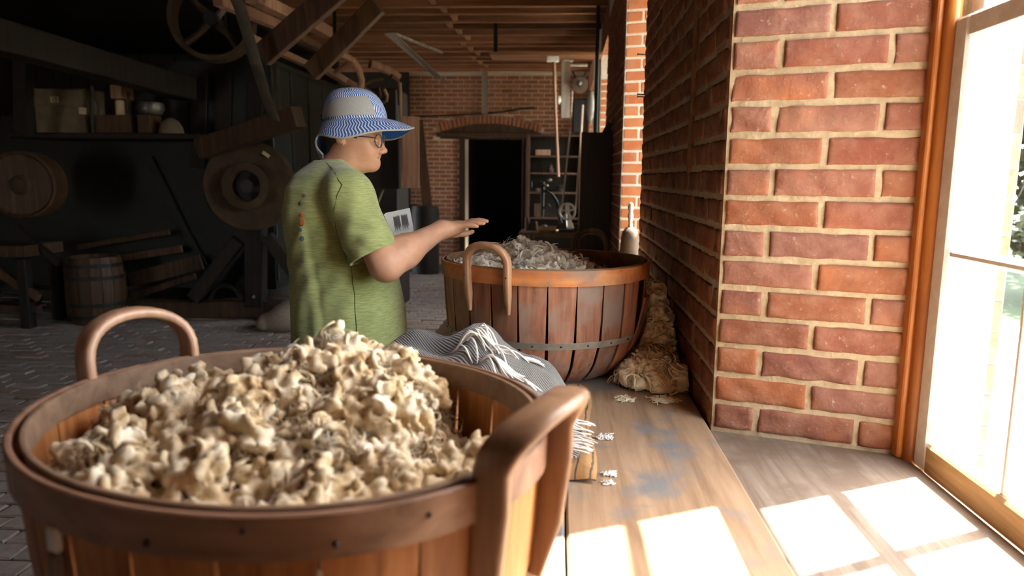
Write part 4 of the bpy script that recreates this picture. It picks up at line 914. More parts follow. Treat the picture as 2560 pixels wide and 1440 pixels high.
for sy in (-1, 1):
    B.ell(pp(868, 349, sy*.074), (11*e, .010, 17*e), .005, R=R2(-12)); B.ell(pp(870, 346, sy*.084), (6*e, .006, 9*e), .004, 'sub'); B.ell(pp(873, 361, sy*.076), (5*e, .006, 5*e), .005)
B.cone(pp(872, 385), pp(836, 440), 45*e, 52*e, .035, sc=(1, 1.05, 1))        # neck
B.cone(pp(828, 490, -.10), pp(828, 490, .10), .06, .06, .04); B.cone(pp(826, 530), pp(862, 880), .085, .11, .06)   # shoulders and trunk inside the shirt
# right arm (near side): shoulder, elbow, wrist, hand held flat, palm down
SH, EL, WR = pa(866, 486, -.165), pa(964, 658, -.205), pa(1104, 573, -.06)
B.cone(SH, EL, .052, .046, .03); B.cone(EL, EL+(WR-EL)*.33, .045, .047, .03); B.cone(EL+(WR-EL)*.3, WR, .0465, .0255, .025)
B.ell(EL+np.array([.004, -.004, -.016]), (.030, .030, .026), .03)
K = pa(1153, 564, -.035)
B.cone(WR, K, .022, .016, .02, sc=(1, .62, 1)); B.cone(WR+np.array([.01, .012, -.006]), K+np.array([-.012, .006, -.010]), .019, .015, .018, sc=(1, .6, 1))
tips = [(1193, 566, -.066, .0066), (1209, 558, -.046, .0074), (1217, 553, -.024, .0076), (1211, 551, -.002, .0074)]
for i, (tx, ty, dy, r) in enumerate(tips):
    kn = pa(1148+3*(i == 1)+4*(i == 2)+2*(i == 3), 566-1.5*i, -.060+.021*i); tp = pa(tx, ty, dy); md = kn*.5+tp*.5+np.array([0, 0, .0045]); m2 = kn*.22+tp*.78+np.array([0, 0, .003])
    B.cone(WR+(kn-WR)*.5, kn, .010, .0098, .008); B.cone(kn, md, .0096, .0086, .004); B.cone(md, m2, .0086, .0078, .003); B.cone(m2, tp, .0078, r*.85, .003)
t0, t1, t2, t3 = WR+np.array([.012, .022, -.012]), pa(1136, 584, -.010), pa(1162, 585, .002), pa(1181, 579, .006)
B.cone(t0, t1, .016, .0135, .012); B.cone(t1, t2, .012, .0095, .006); B.cone(t2, t3, .0092, .0072, .004)
# left arm (far side) tucked forward, its hand holding the booklet
SHL, ELL, WRL = pa(858, 500, .15), pa(905, 668, .17), pa(985, 628, .138)
B.cone(SHL, ELL, .052, .044, .03); B.cone(ELL, WRL, .043, .027, .02); KL = pa(1008, 612, .131); B.cone(WRL, KL, .022, .018, .015)
for i in range(4):
    kn = KL+np.array([.004, .006, .022-.016*i]); B.cone(kn, kn+np.array([.030, .002, .006]), .0088, .0082, .004); B.cone(kn+np.array([.030, .002, .006]), kn+np.array([.046, .0, .012]), .0082, .007, .003)
B.cone(KL+np.array([-.01, .004, .02]), KL+np.array([.012, .004, .046]), .0105, .008, .006)
body = solid('body', B, 'skin', person); del B
# ---- t-shirt
S = Field((pp(690, 300)[0], YP-.34, .66), (pp(1060, 300)[0], YP+.30, 1.47), .0042)
zr = lambda py: pp(850, py)[2]
rows = [(zr(py), pp(a, py)[0], pp(b, py)[0], w) for (py, a, b, w) in ((402, 790, 884, .082), (420, 768, 893, .115), (440, 748, 904, .150), (470, 730, 918, .178), (530, 721, 938, .190), (600, 729, 958, .188), (690, 737, 990, .190), (780, 740, 1009, .200), (870, 743, 1013, .208), (960, 747, 1000, .212), (1030, 752, 992, .210))]
HEM = pa(936, 640, -.198); d = nrm(np.array([.46, -.10, -.89])); c0 = pa(933, 637, -.2)
S.cone(pa(868, 486, -.155), HEM+.35*(HEM-pa(868, 486, -.155)), .067, .078, .03); S.plane_cut(c0, d, (-9, -9, -9), (9, 9, 9)); S.cone(c0-d*.02, c0+d*.06, .062, .064, .004, 'sub')   # near sleeve with a hollow mouth
HEML = pa(900, 640, .185); S.cone(pa(858, 500, .150), HEML, .060, .066, .03)
S.loft(rows, .012); S.cone(pa(846, 462, -.10), pa(872, 490, -.155), .062, .066, .04); S.cone(pa(850, 470, .09), pa(860, 500, .145), .055, .06, .04)
S.cone(pp(846, 388), pp(874, 372), 50*e, 52*e, .006, 'sub', sc=(1, .95, 1))     # neck opening
def folds(V):
    x, y, z = V.T; cx = pp(860, 600)[0]; near = np.clip((YP-.02-y)/.12, 0, 1)
    a = .0026*np.sin(46*(x-cx)+16*(z-1.1)+2*np.sin(9*z))*np.clip((1.28-z)/.2, 0, 1)+.0020*np.sin(85*(x-cx)-38*z+3*np.sin(14*z))+.003*np.exp(-((x-pp(808, 500)[0]-(.12*(1.18-z)))/.016)**2)*np.clip((1.32-z)/.1, 0, 1)-.003*np.exp(-((x-pp(822, 500)[0]-(.15*(1.18-z)))/.012)**2)*np.clip((1.30-z)/.1, 0, 1)
    a += .0022*np.sin(120*z+30*x+2*np.sin(25*x))*np.exp(-((x-pa(905, 560, -.2)[0])/.07)**2)*np.exp(-((z-zr(560))/.09)**2)
    V = V.copy(); V[:, 1] -= a*near; V[:, 0] -= a*.5*np.clip((cx-x)/.1, 0, 1); return V
shirt = solid('t_shirt', S, 'shirt_green', person, folds); shirt['label'] = 'heather green short-sleeved t-shirt'; del S
_sv = np.zeros(len(shirt.data.vertices)*3); shirt.data.vertices.foreach_get('co', _sv); _sv = _sv.reshape(-1, 3)+wl_of(person); _w = (_sv-np.array([0, 0, CAM_Z]))
_wz = _w@_fw; _sx, _sy = 1280+F_PX*(_w@RT)/_wz, 720-F_PX*(_w@UP)/_wz
def on_shirt(px, py):          # nearest cloth surface under a photo pixel
    m = np.argsort((_sx-px)**2+(_sy-py)**2)[:24]; return _sv[m[np.argmin(_wz[m])]]+np.array([0, -.0012, 0])
for nm, path in (('side_seam', [(880, 668), (885, 700), (890, 740), (893, 780), (896, 820), (897, 855)]), ('shoulder_seam', [(815, 404), (828, 418), (838, 432), (846, 446), (852, 460)]), ('armhole_seam', [(852, 460), (838, 490), (832, 530), (836, 570), (848, 610), (866, 645)])):
    part(nm, MB().tube([on_shirt(*q) for q in path], .0011, 5), 'seam', shirt, True)
for px, py, r_, mt in ((757, 489, .004, 'ink'), (751, 506, .005, 'ink'), (752, 540, .006, 'print_orange'), (754, 560, .008, 'print_orange'), (748, 575, .005, 'ink'), (752, 598, .006, 'ink'), (756, 655, .004, 'ink'), (758, 690, .004, 'ink')):
    part('back_print', MB().ball(on_shirt(px, py), (r_, .0016, r_*1.3), 8, 6), mt, shirt)
# ---- trousers and shoes (behind the foreground basket)
T = Field((pp(700, 300)[0], YP-.28, -.01), (pp(1060, 300)[0], YP+.28, .86), .008)
T.loft([(.60, pp(748, 960)[0]+.02, pp(985, 960)[0]-.02, .195), (.80, pp(748, 960)[0]+.02, pp(985, 960)[0]-.03, .19)], .03)
for sy in (-1, 1): T.cone((pp(880, 960)[0], YP+sy*.09, .66), (pp(885, 960)[0], YP+sy*.10, .40), .105, .078, .05); T.cone((pp(885, 960)[0], YP+sy*.10, .40), (pp(875, 960)[0], YP+sy*.11, .075), .078, .058, .03)
solid('trousers', T, 'trousers', person)
for sy in (-1, 1):
    G = Field((pp(780, 300)[0], YP+sy*.11-.09, -.004), (pp(1060, 300)[0], YP+sy*.11+.09, .14), .006); xa = pp(875, 960)[0]
    G.cone((xa-.03, YP+sy*.11, .045), (xa+.13, YP+sy*.12, .032), .045, .034, .03); G.cone((xa, YP+sy*.11, .06), (xa, YP+sy*.11, .10), .05, .045, .03); G.plane_cut((0, 0, .001), (0, 0, -1), (-9, -9, -9), (9, 9, 9)); solid('shoe', G, 'black_iron', person)
# ---- hair, glasses, earring
Hf = Field((pp(795, 300)[0], YP-.10, 1.36), (pp(935, 300)[0], YP+.10, 1.56), .0034)
Hf.ell(pp(864, 325), (56*e, .081, 46*e), .01); Hf.cone(pp(838, 350), pp(832, 378), 30*e, 22*e, .02, sc=(1, .75, 1))
for sy in (-1, 1): Hf.ell(pp(868, 352, sy*.085), (16*e, .03, 23*e), .006, 'sub'); Hf.cone(pp(899, 338, sy*.068), pp(906, 348, sy*.064), 9*e, 4*e, .006)
solid('hair', Hf, 'hair', person)
gl = part('glasses', MB().tube([pp(878, 347, -.081), pp(905, 344, -.079), pp(940, 346, -.070), pp(951, 348, -.062)], .0016, 6), 'black_iron', person, True)
part('temple', MB().tube([pp(878, 347, .081), pp(940, 346, .070), pp(951, 348, .062)], .0016, 6), 'black_iron', gl, True)
for sy in (-1, 1):
    c = pp(957, 354, sy*.033); th = np.linspace(0, 2*math.pi, 28, endpoint=False); ring = c+np.stack([-.010*sy*0+np.abs(np.cos(th))*0+(-.006)*np.cos(th)*sy*1.0, .026*np.cos(th), .0195*np.sin(th)], -1); ring[:, 0] = c[0]-.010*((ring[:, 1]-YP)/.06)**2
    part('lens_rim', MB().tube(ring, .0017, 6, closed=True), 'grey_iron', gl, True); part('lens', MB().add(ring+np.array([.0005, 0, 0]), [tuple(range(28))]), 'window_glass', gl)
part('bridge', MB().tube([pp(957, 351, -.009), pp(960, 349, 0), pp(957, 351, .009)], .0015, 6), 'grey_iron', gl, True)
part('eyelashes', MB().tube([pp(936, 355, -.0445), pp(943, 355.5, -.040), pp(945.5, 355.5, -.031), pp(944, 355, -.024)], [.0008, .0016, .0016, .0008], 6), 'hair', person, True)
part('eyebrow', MB().tube([pp(925, 341, -.058), pp(936, 338, -.050), pp(947, 341, -.032)], [.001, .0026, .0012], 6), 'hair', person, True)
part('eye', MB().ball(pp(936, 353, -.0335), (.0105, .011, .0085), 12, 8), 'eye_white', person, True); part('eye', MB().ball(pp(936, 353, .0335), (.0105, .011, .0085), 12, 8), 'eye_white', person, True)
part('earring', MB().ball(pp(875.5, 364, -.083), .0032, 8, 6).tube(arc(pp(872.5, 371, -.082), .006, 60, 330, 12), .0007, 5), 'polished', person, True, label='small silver earring')
# ---- sun hat
hc = pp(889, 303); tilt = rot('Y', -3.5)
hat = part('sun_hat', MB().ball(hc, .002, 6, 4), 'hat_panel', person); hat['label'] = 'blue and white zigzag sun hat with grey mesh panel'
n = 72; th = np.linspace(0, 2*math.pi, n, endpoint=False)
def ringpt(a, b, z, th, dx=0): q = np.stack([dx+a*np.cos(th), b*np.sin(th), z+0*th], -1); return q@tilt.T+hc
CR = 81*e; ax_, by_ = 80*e, .090
ph = np.linspace(0, 1, 14); P = np.zeros((n, 14, 3)); UVc = np.zeros((n, 14, 2))
for j, t in enumerate(ph):
    rr = math.cos(t*math.pi/2)**.62 if t < 1 else 0.0; P[:, j] = ringpt(ax_*rr*(1-.06*t), by_*rr, CR*math.sin(t*math.pi/2)**.92, th, -.006*t-.010*t*t); UVc[:, j, 0] = 78*th/(2*math.pi); UVc[:, j, 1] = t*4
m = MB(); m.grid(P, UVc, closed_u=True); part('crown', m, 'hat_stripes', hat, True)
m = MB(); a0, a1, k = math.radians(196), math.radians(322), 26; tt = np.linspace(a0, a1, k); P = np.zeros((k, 6, 3))
for j, t in enumerate(np.linspace(.05, .46, 6)):
    rr = math.cos(t*math.pi/2)**.62; a_ = a0+(tt-a0)*(1-.06*j/5)+.03*j/5; P[:, j] = ringpt(ax_*rr*(1-.06*t)+.0040, by_*rr+.0040, CR*math.sin(t*math.pi/2)**.92-.012*(1-(tt-a0)/(a1-a0))*(j > 0), a_, -.006*t)
m.grid(P, None, .001); part('mesh_panel', m, 'hat_panel', hat, True)
def brim_r(t): return np.interp(t, np.radians([0, 30, 60, 90, 120, 150, 180]), [145*e, .168, .150, .140, .132, .118, .112])
tw = np.minimum(th, 2*math.pi-th); ro = brim_r(tw); drop = np.interp(tw, np.radians([0, 25, 60, 90, 120, 150, 180]), [-.030, -.036, -.050, -.055, -.050, -.040, -.030])
P = np.zeros((n, 8, 3)); UVb = np.zeros((n, 8, 2))
for j, s_ in enumerate(np.linspace(0, 1, 8)):
    a_, b_ = ax_*.995*(1-s_)+ro*s_, by_*.995*(1-s_)+ro*s_; zz = .002+drop*s_**1.35+.004*np.sin(5*th)*s_; P[:, j] = np.stack([a_*np.cos(th), b_*np.sin(th), zz], -1)@tilt.T+hc; UVb[:, j, 0] = 86*th/(2*math.pi); UVb[:, j, 1] = s_*2.2
m = MB(); m.grid(P[:, ::-1], UVb[:, ::-1], closed_u=True); part('brim', m, 'hat_stripes', hat, True)
m = MB(); m.grid(P-np.array([0, 0, .003]), closed_u=True); part('brim_lining', m, 'hat_blue', hat, True); part('edge_binding', MB().tube(P[:, -1]-np.array([0, 0, .0015]), .0032, 6, closed=True), 'hat_bind', hat, True)
tc_ = np.radians(np.linspace(140, 212, 22)); P = np.zeros((22, 10, 3)); UVk = np.zeros((22, 10, 2))
for j, s_ in enumerate(np.linspace(0, 1, 10)):
    r_ = np.interp(np.minimum(tc_, 2*math.pi-tc_), np.radians([0, 30, 60, 90, 120, 150, 180]), [.17, .168, .15, .14, .132, .118, .112])*(1-.06*s_**2)+.014*np.sin(s_*3.1); ln = np.interp(tc_, np.radians([140, 160, 185, 212]), [.045, .085, .095, .06])
    q = np.stack([r_*np.cos(tc_), r_*np.sin(tc_)*.85, -.036-ln*s_+0*r_], -1)@tilt.T+hc; P[:, j] = q; UVk[:, j, 0] = 68*tc_/(2*math.pi); UVk[:, j, 1] = s_*2
m = MB(); m.grid(P, UVk); part('neck_cape', m, 'hat_stripes', hat, True); m = MB(); m.grid((P+np.array([.003, 0, 0]))[:, ::-1]); part('cape_lining', m, 'hat_blue', hat, True)
part('edge_binding', MB().tube(np.concatenate([P[0], P[1:, -1], P[-1][::-1][1:]]), .003, 6), 'hat_bind', hat, True)
part('back_strap', MB().beam(ringpt(ax_+.001, by_, .004, np.array([math.radians(193)]))[0], ringpt(ax_-.003, by_, .026, np.array([math.radians(193)]))[0], .022, .006), 'maroon', hat); part('side_tag', MB().beam(ringpt(ax_+.010, by_+.010, .004, np.array([math.radians(222)]))[0], ringpt(ax_+.010, by_+.010, .006, np.array([math.radians(242)]))[0], .003, .008), 'teal', hat)
# ---- booklet held in the far hand
bk = thing('booklet', 'folded white printed booklet held against the green shirt', 'booklet', tuple(pa(995, 600, .10)))
cn = [pa(959, 536, .090), pa(1021, 523, .088), pa(1033, 592, .088), pa(990, 608, .090)]
nb = nrm(np.cross(cn[1]-cn[0], cn[3]-cn[0])); nb = nb if nb[1] < 0 else -nb
part('back_pages', MB().extrude([q-nb*.004+np.array([.003, 0, .004]) for q in cn], -nb*.003), 'paper', bk); part('front_page', MB().extrude(cn, -nb*.0015), 'paper', bk)
m = MB(); ux, uz = cn[1]-cn[0], cn[2]-cn[1]
for col in (0, 1):
    for i in range(11):
        f = .36+col*.31+i*.0235; 
        a_ = cn[0]+ux*f+uz*(.14+.02*(i % 3)); b_ = cn[0]+ux*f+uz*(.70-.06*((i*7) % 4)); m.beam(a_+nb*.0004, b_+nb*.0004, .0011, .0003, up=nb, b=0)
part('printed_text', m, 'ink', bk); part('printed_picture', MB().extrude([cn[0]+ux*a_+uz*b_+nb*.0005 for a_, b_ in ((.50, .80), (.66, .80), (.66, .97), (.50, .97))], nb*.0002), 'ink', bk)
# ================================================================== FAR END OF THE ROOM
def P(px, py, y): return at(px, py, y=y)
def sc(y): return y/F_PX
single('wall_post', MB().beam(P(1212, 178, 11.4), P(1212, 284, 11.4), .085, .05, up=(0, -1, 0)), 'grey_board', 'grey upright board on the back wall above the arch', 'board')
single('wall_conduit', MB().tube([P(1036, 291, 11.42), P(1130, 288, 11.42), P(1215, 284, 11.42), P(1260, 279, 11.42), P(1335, 268, 11.42)], .013, 8), 'black_iron', 'thin dark pipe sagging across the back wall', 'pipe', smooth=True)
YS = 11.1
sh_ = thing('shelf_unit', 'open wooden shelves right of the dark doorway', 'shelves', tuple(np.array([P(1385, 450, YS)[0], YS, 0])))
xl, xr = P(1320, 450, YS)[0], P(1452, 450, YS)[0]; zt = P(1385, 338, YS)[2]
for x in (xl, xr): part('upright', MB().box((x, YS, zt/2), (.05, .3, zt), None, .004), 'brown_wood', sh_)
part('back_panel', MB().box(((xl+xr)/2, YS+.16, zt/2), (xr-xl, .02, zt)), 'dark_wood', sh_)
for py in (340, 392, 434, 482, 545): part('shelf_board', MB().box(((xl+xr)/2, YS, P(1385, py, YS)[2]), (xr-xl-.04, .28, .028), None, .003), 'brown_wood', sh_)
def on_shelf(name, px, py, w, hgt, mat, label, cat, lathe=None):
    c = P(px, py, YS-.05); c[2] = P(1385, py, YS)[2]+.0155
    mb = MB().box(c+np.array([0, 0, hgt/2]), (w, .14, hgt), None, .004) if lathe is None else MB().lathe(lathe, 14, c)
    return single(name, mb, mat, label, cat, 'things on the far shelves', smooth=lathe is not None)
on_shelf('wooden_box', 1357, 392, .22, .085, 'pale_wood', 'small pale wooden box on the top far shelf', 'box')
jug = lambda r, h_: [(.001, 0), (r, 0), (r*1.15, h_*.4), (r*.6, h_*.75), (r*.7, h_), (.001, h_)]
on_shelf('jug', 1376, 434, .1, .1, 'brown_iron', 'small brown jug on the middle far shelf', 'jug', jug(.045, .11))
on_shelf('jug', 1400, 482, .1, .1, 'black_iron', 'squat dark jar on the third far shelf', 'jar', jug(.06, .10)); on_shelf('jug', 1342, 482, .1, .1, 'brown_iron', 'tall brown jar on the third far shelf', 'jar', jug(.05, .16))
on_shelf('tool_box', 1345, 545, .12, .20, 'brown_wood', 'dark brown box on the lowest far shelf', 'box')
# workbench with a hand-cranked sewing machine
YT = 9.3
tb = thing('work_table', 'cluttered low wooden table in front of the far shelves', 'table', (P(1385, 600, YT)[0], YT, 0)); xa, xb = P(1300, 600, YT)[0], P(1449, 600, YT)[0]; zt = P(1385, 578, YT)[2]
part('table_top', MB().box(((xa+xb)/2, YT, zt-.03), (xb-xa, .55, .06), None, .005), 'brown_wood', tb)
for x in (xa+.06, xb-.06):
    for y in (YT-.22, YT+.22): part('leg', MB().box((x, y, (zt-.06)/2), (.07, .07, zt-.06), None, .004), 'dark_wood', tb)
single('log_roll', MB().tube([np.array([P(1346, 570, YT-.15)[0], YT-.15, zt+.036]), np.array([P(1390, 570, YT-.15)[0], YT-.15, zt+.036])], .035, 10), 'pale_wood', 'pale wooden roller lying on the far table', 'roller', smooth=True)
for i, (px, py, w, hgt, mt) in enumerate(((1335, 577, .10, .12, 'brown_iron'), (1318, 577, .07, .17, 'brown_wood'), (1437, 577, .14, .10, 'brown_wood'), (1360, 577, .09, .07, 'grey_iron'))):
    c = P(px, py, YT+.05); c[2] = zt; single('tin', MB().lathe([(.001, 0), (w/2, 0), (w/2*.9, hgt*.8), (w/3, hgt), (.001, hgt)], 12, c), mt, ('squat rusty tin on the far table', 'tall brown pot at the left end of the far table', 'brown tin under the spoked wheel', 'little grey tin near the roller')[i], 'tin', 'pots on the far table', smooth=True)
ma = thing('hand_machine', 'black swan-neck hand machine with a bright spoked wheel', 'machine', tuple(np.array([P(1418, 575, YT)[0], YT-.1, zt])))
ym = YT-.12
part('swan_neck', MB().tube([P(1357, 476, ym), P(1364, 478, ym), P(1380, 487, ym), P(1391, 503, ym), P(1396, 522, ym), P(1398, 545, ym), P(1403, 558, ym)], [.018, .022, .022, .021, .02, .02, .02], 8), 'black_iron', ma, True)
part('needle_bar', MB().tube([P(1356, 455, ym), P(1356, 500, ym), P(1355, 540, ym)], [.03, .022, .016], 8), 'black_iron', ma, True); part('head_block', MB().box(P(1342, 461, ym), (.13, .1, .09), None, .01), 'black_iron', ma)
for px, py in ((1374, 450), (1366, 464)): part('knob', MB().ball(P(px, py, ym), (.030, .025, .018), 10, 6), 'polished', ma, True)
wc = P(1418, 529, ym-.05); part('wheel_rim', MB().tube(arc(wc, .098, 0, 360, 29)[:-1], .014, 8, closed=True), 'polished', ma, True)
for k in range(5): a = math.radians(20+72*k); part('spoke', MB().tube([wc, wc+np.array([math.cos(a)*.095, 0, math.sin(a)*.095])], .010, 6), 'polished', ma)
part('pedestal', MB().tube([P(1418, 510, ym-.02), P(1420, 545, ym-.02), P(1426, 572, ym-.02)], [.022, .026, .05], 10), 'polished', ma, True); part('base_plate', MB().box((wc[0]-.01, ym, zt+.016), (.19, .16, .03), None, .006), 'black_iron', ma)
part('frame_leg', MB().tube([P(1356, 545, ym), P(1358, 520, ym), P(1372, 512, ym), P(1376, 517, ym)], .013, 8), 'grey_iron', ma, True)
# hangers, pulley, ropes and pole under the joists
YH = 7.6
hz_ = P(1400, 147, YH)[2]+.045; single('hanger_rail', MB().beam((-.75, YH+.1, hz_), (X_IN-.003, YH+.1, hz_), .30, .035), 'joist_wood', 'reddish board below the joists that carries the hangers', 'board'); single('hanger_strap', MB().beam((-.7, YH+.1, hz_+.018), (-.7, YH+.1, JOIST+.02), .04, .02, up=(0, -1, 0)), 'black_iron', 'short iron strap holding up the hanger board', 'strap')
hp_ = thing('hanging_pole', 'long pale wooden pole hanging from a white ceiling bracket', 'pole', tuple(P(1386, 440, YH))); part('pole', MB().tube([P(1385, 154, YH), P(1389, 280, YH), P(1396, 442, YH)], [.018, .015, .016], 8), 'pale_wood', hp_, True); part('bracket', MB().box(P(1382, 148, YH), (.12, .08, .055), None, .006), 'white_paint', hp_)
hg = thing('hanger_post', 'whitewashed drop hanger below the joists with a round boss', 'hanger', tuple(P(1413, 295, YH+.3))); part('post', MB().beam(P(1414, 152, YH+.3), P(1413, 295, YH+.3), .092, .07, up=(0, -1, 0)), 'grey_board', hg); part('head_plate', MB().box(P(1421, 147, YH+.3), (.10, .1, .06), None, .006), 'white_paint', hg); part('boss', MB().ball(P(1398, 250, YH+.3), (.03, .05, .05), 10, 8), 'white_paint', hg, True); part('cheek', MB().beam(P(1402, 215, YH+.32), P(1402, 285, YH+.32), .03, .05, up=(0, -1, 0)), 'grey_board', hg)
pu = thing('rope_pulley', 'dark rope pulley hanging beside the white hanger', 'pulley', tuple(P(1450, 240, YH+.2))); Ry = rot('X', 90)
part('sheave', MB().lathe([(.02, -.03), (.085, -.03), (.07, 0), (.085, .03), (.02, .03)], 24, P(1450, 213, YH+.2), Ry), 'brown_iron', pu, True); part('hub', MB().ball(P(1449, 208, YH+.12), .028, 10, 8), 'grey_iron', pu, True); part('strap', MB().beam(P(1432, 178, YH+.2), P(1444, 205, YH+.2), .02, .03, up=(0, -1, 0)), 'black_iron', pu); part('strap', MB().beam(P(1466, 178, YH+.2), P(1455, 205, YH+.2), .02, .03, up=(0, -1, 0)), 'black_iron', pu); part('hood', MB().box(P(1450, 290, YH+.5), (.15, .1, .36), None, .01), 'black_iron', pu); part('cross_rod', MB().tube([P(1426, 163, YH+.2), P(1469, 163, YH+.2)], .018, 8), 'galvanised', pu, True)
single('drive_rope', MB().tube([P(1431, 225, YH+.3), P(1425, 330, YH+.6), P(1404, 530, YT+.06)], .011, 6), 'rope', 'left drive rope slanting down to the spoked wheel', 'rope', 'drive ropes'); single('drive_rope', MB().tube([P(1457, 262, YH+.06), P(1452, 350, YH+.2), P(1440, 520, YT+.06)], .012, 6), 'rope', 'right drive rope slanting down beside the spoked wheel', 'rope', 'drive ropes')
iu = thing('iron_upright', 'thin black iron upright with a narrow white shade by the far window', 'post', tuple(P(1488, 335, 6.9))); part('post', MB().beam(P(1496, 15, 6.9), P(1488, 335, 6.9), .035, .04, up=(0, -1, 0)), 'black_iron', iu)
part('enamel_shade', MB().lathe([(.012, .15), (.026, .13), (.036, .06), (.038, -.02), (.03, -.10), (.012, -.15)], 16, P(1477, 268, 6.9)), 'white_paint', iu, True, label='white enamel shade')
cb_ = thing('tall_cupboard', 'tall dark brown cupboard side by the right wall', 'cupboard', (.26, 5.75, 0)); zc = P(1490, 331, 5.6)[2]
part('side_panel', MB().box((.262, 5.6, zc/2), (.235, .03, zc), None, .004), 'dark_wood', cb_); part('carcass', MB().box((.265, 5.85, zc/2-.01), (.22, .46, zc-.02), None, .004), 'dark_wood', cb_)
part('pediment', MB().extrude([P(1505, 331, 5.6), P(1527, 331, 5.6), P(1527, 308, 5.6), P(1519, 304, 5.6), P(1512, 318, 5.6)], (0, .03, 0)), 'dark_wood', cb_)
# hand bell on a block in the second window
bc = P(1573, 641, 4.3); single('pale_block', MB().box((bc[0], 4.3, (BENCH+.001+bc[2])/2), (.17, .16, bc[2]-BENCH-.001), None, .004), 'white_paint', 'white painted block in the second window', 'block')
be = thing('hand_bell', 'large dark hand bell with a slim bright handle', 'bell', tuple(bc)); part('bell_body', MB().lathe([(.001, .0), (.062, .0), (.064, .01), (.055, .05), (.052, .11), (.046, .145), (.025, .170), (.001, .175)], 24, bc), 'brown_iron', be, True); part('handle', MB().lathe([(.001, .17), (.014, .175), (.010, .20), (.017, .24), (.011, .265), (.018, .285), (.012, .31), (.001, .318)], 14, bc), 'polished', be, True)
rc = at(1494, 640, y=3.9); rc[2] = BENCH; single('red_tin', MB().box(rc+np.array([0, .03, .06]), (.07, .08, .12), None, .006), 'brick_orange', 'rusty red tin behind the far basket handle', 'tin')
rb = at(1460, 640, y=4.0); rb[2] = BENCH; single('dark_trough', MB().box(rb+np.array([-.06, .05, .07]), (.18, .2, .14), None, .01), 'black_iron', 'dark iron trough on the bench behind the far basket', 'trough')

# ---- middle distance, left of the doorway
cu = thing('wall_cupboard', 'dark cabinet with a pale panelled door standing open', 'cabinet', tuple(P(980, 470, 6.2)))
part('cabinet_box', MB().box((P(950, 400, 6.3)[0], 6.5, P(950, 405, 6.3)[2]), (.33, .4, .46), None, .006), 'dark_wood', cu)
dq = [P(1003, 291, 6.1), P(1047, 291, 6.1), P(1047, 470, 6.1), P(1003, 470, 6.1)]; dpart = part('door', MB().extrude(dq, (0, .03, 0)), 'pale_wood', cu)
part('door_panel', MB().extrude([P(1007, 296, 6.09), P(1029, 296, 6.09), P(1029, 441, 6.09), P(1007, 441, 6.09)], (0, .012, 0)), 'pale_wood', dpart); part('edge_strip', MB().beam(P(1001, 206, 6.15), P(1002, 300, 6.15), .016, .03, up=(0, -1, 0)), 'pale_wood', cu)
single('leaning_board', MB().extrude([P(1035, 292, 11.25), P(1056, 300, 11.25), P(1098, 680, 10.75), P(1070, 680, 10.75)], (0, .04, 0)), 'brown_wood', 'broad brown board leaning behind the pale cabinet door', 'board')
c = P(1064, 640, 10.35); c[2] = 0; zt = P(1060, 515, 10.35)[2]; single('dark_drum', MB().lathe([(.001, 0), (.20, 0), (.20, zt*.9), (.18, zt), (.001, zt)], 24, c), 'dark_wood', 'black drum standing below the leaning board', 'drum', smooth=True)
c = P(975, 640, 10.9); c[2] = 0; single('low_chest', MB().box(c+np.array([0, .1, .48]), (.75, .4, .96), None, .01), 'dark_wood', 'low dark chest under the hanging cabinet', 'chest')
single('pale_stick', MB().beam(P(958, 473, 6.6), P(935, 530, 6.6), .025, .02), 'grey_board', 'short pale stick propped below the cabinet', 'stick')

# ================================================================== OLD MACHINERY ON THE LEFT
YM = 7.0; mx = P(668, 150, YM)[0]; mz = P(668, 152, YM)[2]
cm = thing('carding_machine', 'huge dark green carding machine filling the left side', 'machine', (mx-1.2, YM+1.2, 0))
part('housing', MB().extrude([(mx, YM, .25), (mx, YM, mz), (mx-.9, YM, mz), (mx-1.5, YM, mz-.5), (mx-4.3, YM, mz-.55), (mx-4.3, YM, .25)], (0, 2.1, 0)), 'green_iron', cm)
part('hood_lip', MB().beam((mx+.01, YM-.01, mz), (mx+.01, YM+2.1, mz), .05, .05), 'green_iron', cm)
for i in range(4): part('side_plate', MB().box((mx+.012, YM+.27+i*.52, mz*.5+.15), (.02, .48, mz-.35), None, .008), 'green_iron', cm)
for px in (500, 560, 640): part('front_slat', MB().beam(P(px, 175, YM-.02), P(px-6, 420, YM-.02), .16, .03, up=(0, -1, 0)), 'dark_wood', cm)
part('sill_beam', MB().beam(P(330, 772, 6.75), P(735, 772, 6.75), .14, .16), 'brown_wood', cm); part('post', MB().beam(P(640, 560, 6.72), P(640, 765, 6.72), .17, .14, up=(0, -1, 0)), 'dark_wood', cm)
part('brace', MB().beam(P(596, 600, 6.66), P(485, 748, 6.66), .13, .08, up=(0, -1, 0)), 'dark_wood', cm); part('brace', MB().beam(P(668, 590, 6.66), P(742, 690, 6.66), .12, .08, up=(0, -1, 0)), 'dark_wood', cm)
part('bolt', MB().ball(P(632, 742, 6.64), .022, 8, 6), 'grey_iron', cm)
part('apron_arch', MB().tube(arc(P(565, 750, 6.65), .14, 0, 180, 14), .022, 8), 'black_iron', cm, True)
for i, (q0, q1) in enumerate((((372, 395), (468, 590)), ((468, 590), (512, 668)))): part('curved_guard', MB().beam(P(*q0, 6.97), P(*q1, 6.97), .08, .04, up=(0, -1, 0)), 'green_iron', cm)
